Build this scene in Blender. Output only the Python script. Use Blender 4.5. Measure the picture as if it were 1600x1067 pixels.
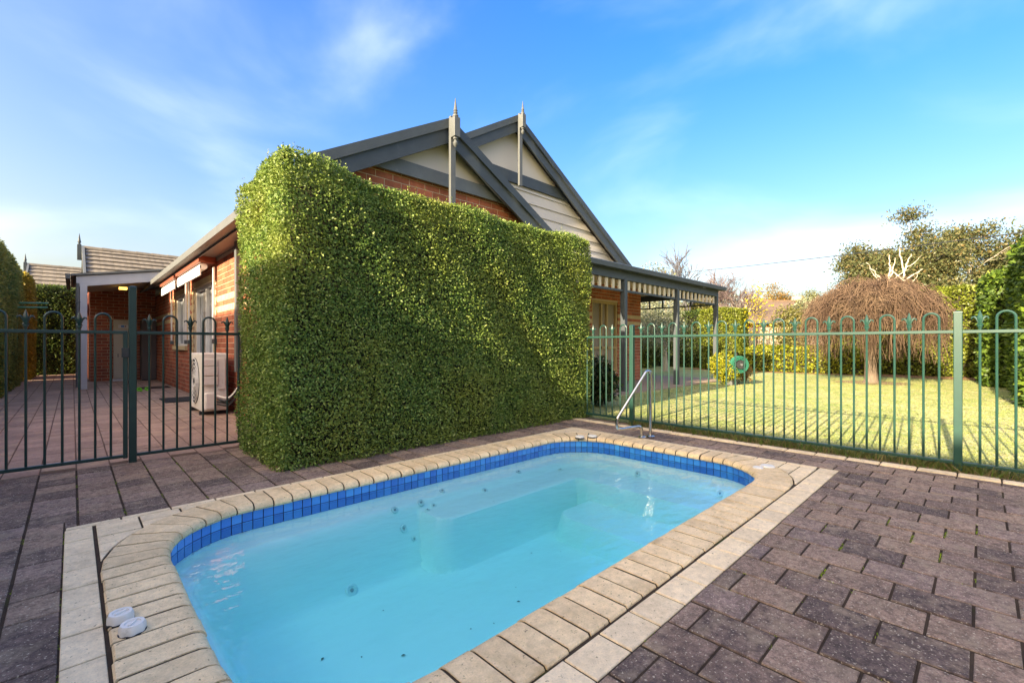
import bpy, bmesh, math, random
import numpy as np
from mathutils import Vector, Matrix
R = math.radians
scene = bpy.context.scene
for o in list(bpy.data.objects): bpy.data.objects.remove(o)
COL = scene.collection

# ------------------------------------------------------------------ camera
CAM_H = 1.0
cam = bpy.data.cameras.new('camera'); cam_ob = bpy.data.objects.new('camera', cam)
COL.objects.link(cam_ob)
cam.sensor_width = 36; cam.lens = 16.0; cam.shift_y = 0.0034
cam.clip_start = 0.05; cam.clip_end = 3000
cam_ob.location = (0, 0, CAM_H); cam_ob.rotation_euler = (R(90), 0, R(-44))
scene.camera = cam_ob

# ------------------------------------------------------------------ light
SUN_EL, SUN_AZ = 20.6, 184.3        # degrees; azimuth measured from +X towards +Y
sd = Vector((math.cos(R(SUN_AZ)) * math.cos(R(SUN_EL)), math.sin(R(SUN_AZ)) * math.cos(R(SUN_EL)), math.sin(R(SUN_EL))))
sun = bpy.data.lights.new('sun', 'SUN'); sun.energy = 2.75; sun.angle = R(0.5); sun.color = (1.0, 0.94, 0.84)
sun_ob = bpy.data.objects.new('sun', sun); COL.objects.link(sun_ob)
sun_ob.location = (-20, 0, 20)
sun_ob.rotation_euler = sd.to_track_quat('Z', 'Y').to_euler()
world = bpy.data.worlds.new('World'); scene.world = world; world.use_nodes = True
scene.view_settings.view_transform = 'Standard'; scene.view_settings.look = 'None'
scene.view_settings.gamma = 1.0; scene.view_settings.exposure = 2.42
scene.view_settings.use_curve_mapping = False
scene.view_settings.use_white_balance = True        # camera balanced for open shade
scene.view_settings.white_balance_temperature = 8900; scene.view_settings.white_balance_tint = 12

def wn(t, **kw):
    n = world.node_tree.nodes.new(t)
    for k, v in kw.items(): setattr(n, k, v)
    return n
def build_world():
    nt = world.node_tree; L = nt.links
    for n in list(nt.nodes): nt.nodes.remove(n)
    out = wn('ShaderNodeOutputWorld'); bg = wn('ShaderNodeBackground'); bg.inputs['Strength'].default_value = 0.15
    sky = wn('ShaderNodeTexSky', sky_type='NISHITA', sun_disc=False)
    sky.sun_elevation = R(SUN_EL); sky.sun_rotation = R(90 - SUN_AZ)
    sky.altitude = 50; sky.air_density = 1.0; sky.dust_density = 7; sky.ozone_density = 2.5
    tc = wn('ShaderNodeTexCoord')
    sat = wn('ShaderNodeHueSaturation'); sat.inputs['Saturation'].default_value = SKY_SAT; sat.inputs['Hue'].default_value = 0.5205
    L.new(sky.outputs[0], sat.inputs['Color'])
    # the whole sky is softly compressed so that its brightest air stays pale blue
    k = wn('ShaderNodeVectorMath', operation='SCALE'); k.inputs['Scale'].default_value = SKY_K
    add = wn('ShaderNodeVectorMath', operation='ADD'); add.inputs[1].default_value = (1, 1, 1)
    dv = wn('ShaderNodeVectorMath', operation='DIVIDE')
    L.new(sat.outputs[0], k.inputs[0]); L.new(k.outputs[0], add.inputs[0]); L.new(sat.outputs[0], dv.inputs[0]); L.new(add.outputs[0], dv.inputs[1])
    # thin cloud veils: stretched noise over the whole sky dome
    mp = wn('ShaderNodeMapping'); mp.inputs['Scale'].default_value = (1.3, 1.0, 2.4); mp.inputs['Rotation'].default_value = (0.2, 0.35, 0.5)
    mp.inputs['Location'].default_value = CLOUD_LOC
    L.new(tc.outputs['Generated'], mp.inputs['Vector'])
    n1 = wn('ShaderNodeTexNoise'); n1.inputs['Scale'].default_value = 1.7; n1.inputs['Detail'].default_value = 6; n1.inputs['Roughness'].default_value = 0.47
    n1.inputs['Distortion'].default_value = 0.35
    L.new(mp.outputs[0], n1.inputs['Vector'])
    r1 = wn('ShaderNodeValToRGB'); r1.color_ramp.interpolation = 'EASE'; r1.color_ramp.elements[0].position = 0.42; r1.color_ramp.elements[1].position = 0.84
    L.new(n1.outputs['Fac'], r1.inputs[0])
    mx = wn('ShaderNodeMix', data_type='RGBA'); mx.inputs['B'].default_value = CLOUD_COL
    ml = wn('ShaderNodeMath', operation='MULTIPLY'); ml.inputs[1].default_value = CLOUD_AMT
    L.new(r1.outputs[0], ml.inputs[0]); L.new(ml.outputs[0], mx.inputs['Factor'])
    L.new(dv.outputs[0], mx.inputs['A']); L.new(mx.outputs['Result'], bg.inputs['Color'])
    L.new(bg.outputs[0], out.inputs['Surface'])
SKY_SAT, SKY_K, CLOUD_LOC, CLOUD_COL, CLOUD_AMT = 1.52, 0.06, (7.1, 0.2, 1.3), (3.2, 3.85, 4.3, 1), 0.36
build_world()
try:
    scene.cycles.max_bounces = 8; scene.cycles.transparent_max_bounces = 16
except Exception: pass

rng = np.random.default_rng(7); random.seed(7)

# ------------------------------------------------------------------ geometry in plan (metres; camera above the origin, X along the pool, Y along the house side)
FW = (math.cos(R(46)), math.sin(R(46))); RT = (math.sin(R(46)), -math.cos(R(46)))
def at(lat, d): return (FW[0] * d + RT[0] * lat * d, FW[1] * d + RT[1] * lat * d)   # lat = sideways slope, d = distance ahead
def proj_size(p, s):
    d = FW[0] * p[0] + FW[1] * p[1]
    if d < 0.8: return -1
    x = 711 * (RT[0] * p[0] + RT[1] * p[1]) / d; y = 711 * (CAM_H - p[2]) / d
    if abs(x) > 830 or abs(y) > 560: return -1
    return s / d

# ------------------------------------------------------------------ materials
def base_mat(name):
    m = bpy.data.materials.new(name); m.use_nodes = True
    nt = m.node_tree; b = nt.nodes['Principled BSDF']
    return m, nt, b
def nd(nt, t, ins=None, **kw):
    n = nt.nodes.new(t)
    for k, v in kw.items(): setattr(n, k, v)
    for k, v in (ins or {}).items(): n.inputs[k].default_value = v
    return n
def c4(c): return (c[0], c[1], c[2], 1)
def noise(nt, scale, detail=4, rough=0.55, vec=None, stretch=None):
    g = nd(nt, 'ShaderNodeNewGeometry')
    n = nd(nt, 'ShaderNodeTexNoise', {'Scale': scale, 'Detail': detail, 'Roughness': rough})
    if stretch:
        mp = nd(nt, 'ShaderNodeMapping', {'Scale': stretch}); nt.links.new(g.outputs['Position'], mp.inputs[0]); nt.links.new(mp.outputs[0], n.inputs['Vector'])
    else: nt.links.new(g.outputs['Position'], n.inputs['Vector'])
    return n.outputs['Fac']
def ramp(nt, fac, stops):
    r = nd(nt, 'ShaderNodeValToRGB'); e = r.color_ramp.elements
    while len(e) < len(stops): e.new(0.5)
    for i, (p, c) in enumerate(stops): e[i].position = p; e[i].color = c4(c)
    nt.links.new(fac, r.inputs[0]); return r.outputs[0]
def mixc(nt, fac, a, b, blend='MIX'):
    m = nd(nt, 'ShaderNodeMix', data_type='RGBA', blend_type=blend)
    for s, v in (('Factor', fac), ('A', a), ('B', b)):
        if isinstance(v, (int, float)): m.inputs[s].default_value = v
        elif isinstance(v, tuple): m.inputs[s].default_value = c4(v)
        else: nt.links.new(v, m.inputs[s])
    return m.outputs['Result']
def piece_random(nt):
    oi = nd(nt, 'ShaderNodeObjectInfo'); a = nd(nt, 'ShaderNodeAttribute', attribute_name='rnd')
    s = nd(nt, 'ShaderNodeMath', operation='ADD'); f = nd(nt, 'ShaderNodeMath', operation='FRACT')
    nt.links.new(oi.outputs['Random'], s.inputs[0]); nt.links.new(a.outputs['Fac'], s.inputs[1]); nt.links.new(s.outputs[0], f.inputs[0])
    return f.outputs[0]
def surf(name, c1, c2=None, scale=6, rough=0.7, rnd=0.0, bump=0.0, bscale=60, metal=0, spec=0.4, speck=None, stain=None, stretch=None, pal=None, coat=0, mottle=0.0):
    m, nt, b = base_mat(name); c2 = c2 or tuple(v * 0.8 for v in c1)
    col = mixc(nt, ramp(nt, noise(nt, scale, 5, stretch=stretch), [(0.3, (0, 0, 0)), (0.7, (1, 1, 1))]), c1, c2)
    if pal:                                   # a palette picked piece by piece
        p = ramp(nt, piece_random(nt), pal); col = mixc(nt, 0.55, col, p)
    if rnd:
        v = nd(nt, 'ShaderNodeMapRange', {'To Min': 1 - rnd, 'To Max': 1 + rnd}); nt.links.new(piece_random(nt), v.inputs[0])
        col = mixc(nt, 1.0, col, v.outputs[0], 'MULTIPLY')
    if mottle:                                # grain at two scales
        for sc_, k_ in ((34, 1.0), (150, 0.8), (9, 0.6)):
            v = nd(nt, 'ShaderNodeMapRange', {'From Min': 0.3, 'From Max': 0.7, 'To Min': 1 - mottle * k_, 'To Max': 1 + mottle * k_}); nt.links.new(noise(nt, sc_, 3, 0.6), v.inputs[0])
            col = mixc(nt, 1.0, col, v.outputs[0], 'MULTIPLY')
    if stain:                                 # (colour, scale, low, high)
        f = ramp(nt, noise(nt, stain[1], 6, 0.62), [(stain[2], (0, 0, 0)), (stain[3], (1, 1, 1))])
        col = mixc(nt, f, col, stain[0])
    if speck:                                 # (colour, scale, low, high)
        f = ramp(nt, noise(nt, speck[1], 2, 0.6), [(speck[2], (0, 0, 0)), (speck[3], (1, 1, 1))])
        col = mixc(nt, f, col, speck[0])
    nt.links.new(col, b.inputs['Base Color'])
    b.inputs['Roughness'].default_value = rough; b.inputs['Metallic'].default_value = metal
    b.inputs['Specular IOR Level'].default_value = spec; b.inputs['Coat Weight'].default_value = coat
    if bump:
        bp = nd(nt, 'ShaderNodeBump', {'Strength': bump, 'Distance': 0.01}); nt.links.new(noise(nt, bscale, 5, 0.6), bp.inputs['Height'])
        nt.links.new(bp.outputs[0], b.inputs['Normal'])
    return m
def leafmat(name, stops, rough=0.42, trans=0.25, spec=0.35, hue_scale=1.1, alt=None):
    m, nt, b = base_mat(name)
    a = nd(nt, 'ShaderNodeAttribute', attribute_name='rnd')
    col = ramp(nt, a.outputs['Fac'], stops)
    if alt:
        f = ramp(nt, noise(nt, hue_scale, 3), [(0.42, (0, 0, 0)), (0.66, (1, 1, 1))]); f2 = nd(nt, 'ShaderNodeMath', operation='MULTIPLY'); f2.inputs[1].default_value = 0.5
        nt.links.new(f, f2.inputs[0]); col = mixc(nt, f2.outputs[0], col, alt)
    nt.links.new(col, b.inputs['Base Color']); b.inputs['Roughness'].default_value = rough; b.inputs['Specular IOR Level'].default_value = spec
    t = nd(nt, 'ShaderNodeBsdfTranslucent'); nt.links.new(col, t.inputs['Color'])
    mx = nd(nt, 'ShaderNodeMixShader', {'Fac': trans}); out = nt.nodes['Material Output']
    nt.links.new(b.outputs[0], mx.inputs[1]); nt.links.new(t.outputs[0], mx.inputs[2]); nt.links.new(mx.outputs[0], out.inputs['Surface'])
    return m

M = {}
M['paver'] = surf('paver', (0.300, 0.192, 0.138), (0.165, 0.108, 0.088), 3.0, 0.86, rnd=0.30, bump=1.0, bscale=140, speck=((0.60, 0.50, 0.37), 105, 0.61, 0.70), mottle=0.42,
                  stain=((0.36, 0.265, 0.18), 8.5, 0.50, 0.76), pal=[(0, (0.13, 0.092, 0.085)), (0.35, (0.25, 0.162, 0.122)), (0.7, (0.34, 0.225, 0.15)), (1, (0.155, 0.112, 0.105))])
M['sidepaver'] = surf('side_paver', (0.42, 0.285, 0.205), (0.30, 0.20, 0.15), 2.2, 0.85, rnd=0.16, bump=0.5, bscale=120, speck=((0.58, 0.46, 0.36), 80, 0.66, 0.74), mottle=0.18,
                  stain=((0.48, 0.34, 0.22), 3.0, 0.50, 0.75))
M['bed'] = surf('joint_bed', (0.052, 0.036, 0.026), (0.085, 0.060, 0.042), 9, 0.97, spec=0.1, bump=0.8, bscale=160, stain=((0.055, 0.065, 0.018), 3.5, 0.60, 0.72))
M['side_bed'] = surf('side_joint_bed', (0.15, 0.10, 0.075), (0.20, 0.14, 0.10), 9, 0.97, spec=0.1, bump=0.8, bscale=160)
M['cream_paver'] = surf('cream_paver', (0.88, 0.69, 0.445), (0.77, 0.585, 0.365), 8, 0.8, rnd=0.09, bump=0.55, bscale=140, speck=((0.30, 0.21, 0.12), 75, 0.64, 0.74), mottle=0.11,
                  stain=((0.50, 0.355, 0.20), 6, 0.57, 0.84))
M['coping'] = surf('coping', (0.88, 0.655, 0.385), (0.75, 0.535, 0.295), 7, 0.72, rnd=0.10, bump=0.5, bscale=130, speck=((0.26, 0.17, 0.09), 80, 0.64, 0.75), mottle=0.12,
                  stain=((0.40, 0.26, 0.12), 5.5, 0.57, 0.82))
M['tile'] = surf('pool_tile', (0.010, 0.20, 0.62), (0.02, 0.27, 0.70), 9, 0.16, spec=0.6, pal=[(0, (0.006, 0.09, 0.44)), (0.4, (0.010, 0.20, 0.62)), (1, (0.03, 0.36, 0.78))])
M['grout'] = surf('grout', (0.012, 0.018, 0.03), (0.02, 0.025, 0.03), 20, 0.9)
M['shell'] = surf('pool_shell', (0.70, 0.97, 0.93), (0.73, 0.97, 0.94), 2.5, 0.35, speck=((0.80, 0.97, 0.95), 40, 0.66, 0.76), stain=((0.65, 0.95, 0.91), 1.6, 0.55, 0.85))
M['white_plastic'] = surf('white_plastic', (0.80, 0.76, 0.69), (0.70, 0.66, 0.58), 14, 0.45, bump=0.1, stain=((0.40, 0.36, 0.30), 22, 0.60, 0.8))
M['dark_plastic'] = surf('dark_plastic', (0.02, 0.022, 0.025), (0.03, 0.03, 0.03), 20, 0.5)
M['nozzle'] = surf('nozzle_plastic', (0.28, 0.42, 0.44), (0.22, 0.34, 0.36), 20, 0.5)
M['jet'] = surf('jet_plastic', (0.62, 0.86, 0.86), (0.55, 0.80, 0.80), 14, 0.4)
M['steel'] = surf('steel', (0.62, 0.62, 0.60), (0.5, 0.49, 0.47), 12, 0.16, metal=1, stain=((0.28, 0.22, 0.16), 18, 0.66, 0.85))
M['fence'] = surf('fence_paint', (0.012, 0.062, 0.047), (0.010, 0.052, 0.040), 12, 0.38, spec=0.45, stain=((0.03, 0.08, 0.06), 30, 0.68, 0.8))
M['gate'] = surf('shaded_fence_paint', (0.007, 0.036, 0.031), (0.006, 0.030, 0.027), 12, 0.36, spec=0.45, stain=((0.02, 0.045, 0.04), 30, 0.70, 0.82))  # same green paint as the fence, with the shade at left darkened in
M['brick'] = surf('brick', (0.44, 0.135, 0.068), (0.32, 0.088, 0.048), 14, 0.85, rnd=0.26, bump=0.4, bscale=110, stain=((0.46, 0.19, 0.10), 16, 0.62, 0.80))
M['cream_brick'] = surf('cream_brick', (0.60, 0.47, 0.27), (0.52, 0.39, 0.21), 12, 0.85, rnd=0.10, bump=0.4, bscale=110)
M['mortar'] = surf('mortar', (0.62, 0.49, 0.35), (0.54, 0.42, 0.29), 30, 0.95, bump=0.3, bscale=160)
M['charcoal'] = surf('charcoal_paint', (0.062, 0.078, 0.088), (0.050, 0.064, 0.072), 5, 0.55, bump=0.12, bscale=60, stain=((0.10, 0.115, 0.12), 9, 0.62, 0.85))
M['grey_paint'] = surf('grey_paint', (0.115, 0.125, 0.125), (0.095, 0.105, 0.105), 6, 0.55, bump=0.1, bscale=60)
M['blue_grey'] = surf('blue_grey_paint', (0.46, 0.475, 0.49), (0.42, 0.43, 0.45), 6, 0.5, bump=0.1, bscale=60)
M['collar_paint'] = surf('collar_paint', (0.14, 0.155, 0.16), (0.11, 0.125, 0.13), 5, 0.55, bump=0.12, stain=((0.20, 0.20, 0.19), 14, 0.62, 0.8))
M['gutter_paint'] = surf('gutter_paint', (0.13, 0.135, 0.13), (0.11, 0.115, 0.11), 6, 0.5)
M['cladding'] = surf('beige_cladding', (0.58, 0.535, 0.475), (0.54, 0.50, 0.44), 1.4, 0.7, bump=0.12, bscale=40, rnd=0.03)
M['cream_paint'] = surf('cream_paint', (0.62, 0.54, 0.40), (0.56, 0.48, 0.35), 5, 0.6)
M['white_paint'] = surf('white_paint', (0.74, 0.73, 0.70), (0.66, 0.65, 0.62), 6, 0.5)
M['timber_frame'] = surf('window_timber', (0.50, 0.36, 0.17), (0.42, 0.29, 0.13), 5, 0.5, stretch=(3, 3, 0.4))
M['awning'] = surf('awning_hood', (0.30, 0.085, 0.045), (0.24, 0.065, 0.038), 9, 0.5, bump=0.1)
M['tile_roof'] = surf('roof_tile', (0.23, 0.195, 0.15), (0.17, 0.145, 0.115), 6, 0.9, rnd=0.10, bump=0.5, bscale=60, stain=((0.11, 0.10, 0.085), 5, 0.50, 0.8))
M['brown_roof'] = surf('brown_roof', (0.17, 0.115, 0.08), (0.13, 0.09, 0.065), 3, 0.9, rnd=0.15, bump=0.3)
M['slate_roof'] = surf('slate_roof', (0.22, 0.29, 0.31), (0.18, 0.25, 0.27), 3, 0.7)
M['mat'] = surf('door_mat', (0.018, 0.019, 0.022), (0.03, 0.03, 0.03), 60, 0.95, bump=0.5, bscale=300)
M['brownmat'] = surf('brown_mat', (0.06, 0.035, 0.022), (0.045, 0.028, 0.02), 60, 0.95, bump=0.5, bscale=300)
M['cabinet'] = surf('cabinet_paint', (0.60, 0.545, 0.42), (0.55, 0.50, 0.38), 4, 0.5)
M['taupe'] = surf('taupe_panel', (0.15, 0.118, 0.10), (0.12, 0.095, 0.08), 3, 0.6)
M['lime'] = surf('lime_rubber', (0.16, 0.62, 0.03), (0.13, 0.5, 0.03), 12, 0.5)
M['clothes'] = surf('clothesline_green', (0.10, 0.36, 0.19), (0.08, 0.30, 0.16), 20, 0.4)
M['hose'] = surf('hose_green', (0.012, 0.11, 0.07), (0.02, 0.16, 0.11), 30, 0.35)
M['concrete'] = surf('verandah_concrete', (0.36, 0.27, 0.19), (0.29, 0.215, 0.15), 3, 0.85, bump=0.2)
M['soil'] = surf('soil', (0.17, 0.115, 0.075), (0.26, 0.18, 0.11), 4, 0.95, bump=0.8, bscale=40, stain=((0.20, 0.10, 0.045), 9, 0.55, 0.8))
M['lawn'] = surf('lawn_base', (0.36, 0.37, 0.175), (0.22, 0.30, 0.085), 1.6, 0.95, bump=0.5, bscale=90, stain=((0.54, 0.45, 0.25), 2.6, 0.50, 0.76), speck=((0.25, 0.26, 0.08), 40, 0.60, 0.75), mottle=0.30)
M['ground'] = surf('garden_ground', (0.14, 0.15, 0.05), (0.12, 0.10, 0.05), 0.6, 0.95, bump=0.3)
M['bark'] = surf('bark', (0.20, 0.15, 0.11), (0.12, 0.09, 0.07), 9, 0.9, bump=0.8, bscale=30, stretch=(2, 2, 0.5))
M['white_bark'] = surf('white_bark', (0.60, 0.55, 0.46), (0.44, 0.38, 0.31), 4, 0.8, bump=0.3, bscale=20)
M['grey_bark'] = surf('grey_bark', (0.12, 0.115, 0.125), (0.08, 0.075, 0.085), 4, 0.9)
M['twig'] = surf('twig', (0.075, 0.042, 0.028), (0.125, 0.082, 0.052), 2.6, 0.85, rnd=0.45, stain=((0.17, 0.115, 0.07), 1.8, 0.52, 0.8))
M['birch_twig'] = surf('birch_twig', (0.17, 0.125, 0.125), (0.12, 0.085, 0.09), 2.2, 0.85)
M['cable'] = surf('cable', (0.03, 0.035, 0.04), (0.03, 0.035, 0.04), 1, 0.7)
M['paling'] = surf('paling', (0.50, 0.40, 0.30), (0.40, 0.31, 0.23), 4, 0.9, rnd=0.15, stretch=(4, 4, 0.6))
M['moss'] = surf('moss', (0.30, 0.48, 0.02), (0.17, 0.30, 0.015), 30, 0.95, bump=0.8, bscale=200)
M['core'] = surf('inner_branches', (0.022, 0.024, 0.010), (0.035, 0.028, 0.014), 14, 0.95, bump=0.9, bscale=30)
M['litter'] = surf('leaf_litter', (0.30, 0.14, 0.06), (0.16, 0.085, 0.045), 14, 0.95, bump=1.0, bscale=25, mottle=0.3)
M['debris'] = surf('debris', (0.03, 0.10, 0.10), (0.05, 0.05, 0.03), 20, 0.9)
M['grass_blade'] = leafmat('grass_blade', [(0, (0.16, 0.22, 0.05)), (0.5, (0.31, 0.335, 0.11)), (0.8, (0.45, 0.42, 0.21)), (1, (0.56, 0.50, 0.30))], rough=0.6, trans=0.2, alt=(0.22, 0.29, 0.06), hue_scale=1.6)
M['tuft_blade'] = leafmat('tuft_blade', [(0, (0.06, 0.13, 0.018)), (0.45, (0.11, 0.17, 0.03)), (0.7, (0.22, 0.16, 0.07)), (1, (0.33, 0.23, 0.12))], rough=0.6, trans=0.2)
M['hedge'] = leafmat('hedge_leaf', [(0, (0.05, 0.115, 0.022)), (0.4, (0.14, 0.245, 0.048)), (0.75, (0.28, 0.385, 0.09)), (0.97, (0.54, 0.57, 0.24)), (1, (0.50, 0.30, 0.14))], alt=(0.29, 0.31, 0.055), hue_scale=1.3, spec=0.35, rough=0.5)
M['left_hedge'] = leafmat('left_hedge_leaf', [(0, (0.08, 0.12, 0.03)), (0.5, (0.25, 0.30, 0.07)), (0.8, (0.44, 0.42, 0.12)), (1, (0.56, 0.38, 0.14))], alt=(0.48, 0.40, 0.11), trans=0.55)
M['gold_hedge'] = leafmat('gold_hedge_leaf', [(0, (0.16, 0.14, 0.022)), (0.5, (0.40, 0.32, 0.05)), (1, (0.62, 0.46, 0.09))], trans=0.42)
M['dark_hedge'] = leafmat('dark_hedge_leaf', [(0, (0.03, 0.055, 0.016)), (0.5, (0.09, 0.15, 0.035)), (0.85, (0.20, 0.25, 0.05)), (1, (0.38, 0.38, 0.11))], trans=0.35)
M['bright_hedge'] = leafmat('bright_hedge_leaf', [(0, (0.06, 0.09, 0.012)), (0.5, (0.17, 0.21, 0.026)), (1, (0.33, 0.35, 0.06))])
M['laurel'] = leafmat('laurel_leaf', [(0, (0.025, 0.055, 0.01)), (0.5, (0.075, 0.14, 0.022)), (0.85, (0.17, 0.25, 0.035)), (1, (0.36, 0.36, 0.08))], rough=0.5, spec=0.3)
M['olive'] = leafmat('olive_leaf', [(0, (0.08, 0.10, 0.05)), (0.5, (0.21, 0.235, 0.13)), (1, (0.46, 0.47, 0.32))])
M['gum'] = leafmat('gum_leaf', [(0, (0.05, 0.07, 0.03)), (0.5, (0.125, 0.145, 0.06)), (0.8, (0.20, 0.17, 0.07)), (1, (0.26, 0.17, 0.07))], trans=0.35)
M['autumn'] = leafmat('autumn_leaf', [(0, (0.10, 0.09, 0.03)), (0.5, (0.24, 0.16, 0.05)), (1, (0.42, 0.20, 0.05))])
M['olivegreen'] = leafmat('far_green_leaf', [(0, (0.06, 0.07, 0.02)), (0.5, (0.16, 0.16, 0.04)), (1, (0.28, 0.24, 0.07))])
M['yellow_shrub'] = leafmat('yellow_shrub_leaf', [(0, (0.07, 0.11, 0.012)), (0.5, (0.24, 0.26, 0.025)), (1, (0.50, 0.44, 0.05))])
M['yellow_flower'] = leafmat('yellow_flower', [(0, (0.20, 0.19, 0.02)), (0.4, (0.52, 0.42, 0.02)), (1, (0.75, 0.60, 0.03))])
M['dark_shrub'] = leafmat('dark_shrub_leaf', [(0, (0.012, 0.028, 0.010)), (0.6, (0.04, 0.07, 0.02)), (1, (0.15, 0.12, 0.05))])
def glass_mat():
    m, nt, b = base_mat('window_glass')
    b.inputs['Base Color'].default_value = (0.10, 0.12, 0.14, 1); b.inputs['Roughness'].default_value = 0.04; b.inputs['Specular IOR Level'].default_value = 0.9
    nt.links.new(mixc(nt, ramp(nt, noise(nt, 2.0, 3), [(0.4, (0, 0, 0)), (0.6, (1, 1, 1))]), (0.10, 0.12, 0.14), (0.30, 0.32, 0.34)), b.inputs['Base Color'])
    return m
M['glass'] = glass_mat()
def lace_mat():
    m, nt, b = base_mat('curtain')
    g = nd(nt, 'ShaderNodeNewGeometry'); w = nd(nt, 'ShaderNodeTexWave', {'Scale': 14.0, 'Distortion': 3.0, 'Detail': 2.0}); nt.links.new(g.outputs['Position'], w.inputs[0])
    nt.links.new(ramp(nt, w.outputs['Fac'], [(0.2, (0.16, 0.13, 0.10)), (0.8, (0.45, 0.38, 0.28))]), b.inputs['Base Color']); b.inputs['Roughness'].default_value = 0.9
    return m
M['curtain'] = lace_mat()
def lamp_mat():
    m, nt, b = base_mat('porch_light'); b.inputs['Base Color'].default_value = (0.9, 0.7, 0.3, 1)
    b.inputs['Emission Color'].default_value = (1.0, 0.62, 0.18, 1); b.inputs['Emission Strength'].default_value = 0.5; return m
M['lamp'] = lamp_mat()
def water_mat():
    m, nt, b = base_mat('pool_water'); nt.nodes.remove(b)
    tr = nd(nt, 'ShaderNodeBsdfTransparent', {'Color': (1.0, 1.0, 1.0, 1)}); gl = nd(nt, 'ShaderNodeBsdfGlossy', {'Roughness': 0.0, 'Color': (1, 1, 1, 1)})
    fr = nd(nt, 'ShaderNodeFresnel', {'IOR': 1.33})
    n1 = noise(nt, 5.0, 3, 0.5, stretch=(1.0, 1.6, 1)); n2 = noise(nt, 17, 2, 0.5)
    b1 = nd(nt, 'ShaderNodeBump', {'Strength': 0.28, 'Distance': 0.03}); b2 = nd(nt, 'ShaderNodeBump', {'Strength': 0.16, 'Distance': 0.012})
    nt.links.new(n1, b1.inputs['Height']); nt.links.new(n2, b2.inputs['Height']); nt.links.new(b1.outputs[0], b2.inputs['Normal'])
    nt.links.new(b2.outputs[0], gl.inputs['Normal']); nt.links.new(b2.outputs[0], fr.inputs['Normal'])
    mx = nd(nt, 'ShaderNodeMixShader'); nt.links.new(fr.outputs[0], mx.inputs[0]); nt.links.new(tr.outputs[0], mx.inputs[1]); nt.links.new(gl.outputs[0], mx.inputs[2])
    nt.links.new(mx.outputs[0], nt.nodes['Material Output'].inputs['Surface'])
    va = nd(nt, 'ShaderNodeVolumeAbsorption', {'Color': (0.0, 0.96, 0.975, 1), 'Density': 0.72}); nt.links.new(va.outputs[0], nt.nodes['Material Output'].inputs['Volume'])
    return m
M['water'] = water_mat()

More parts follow.
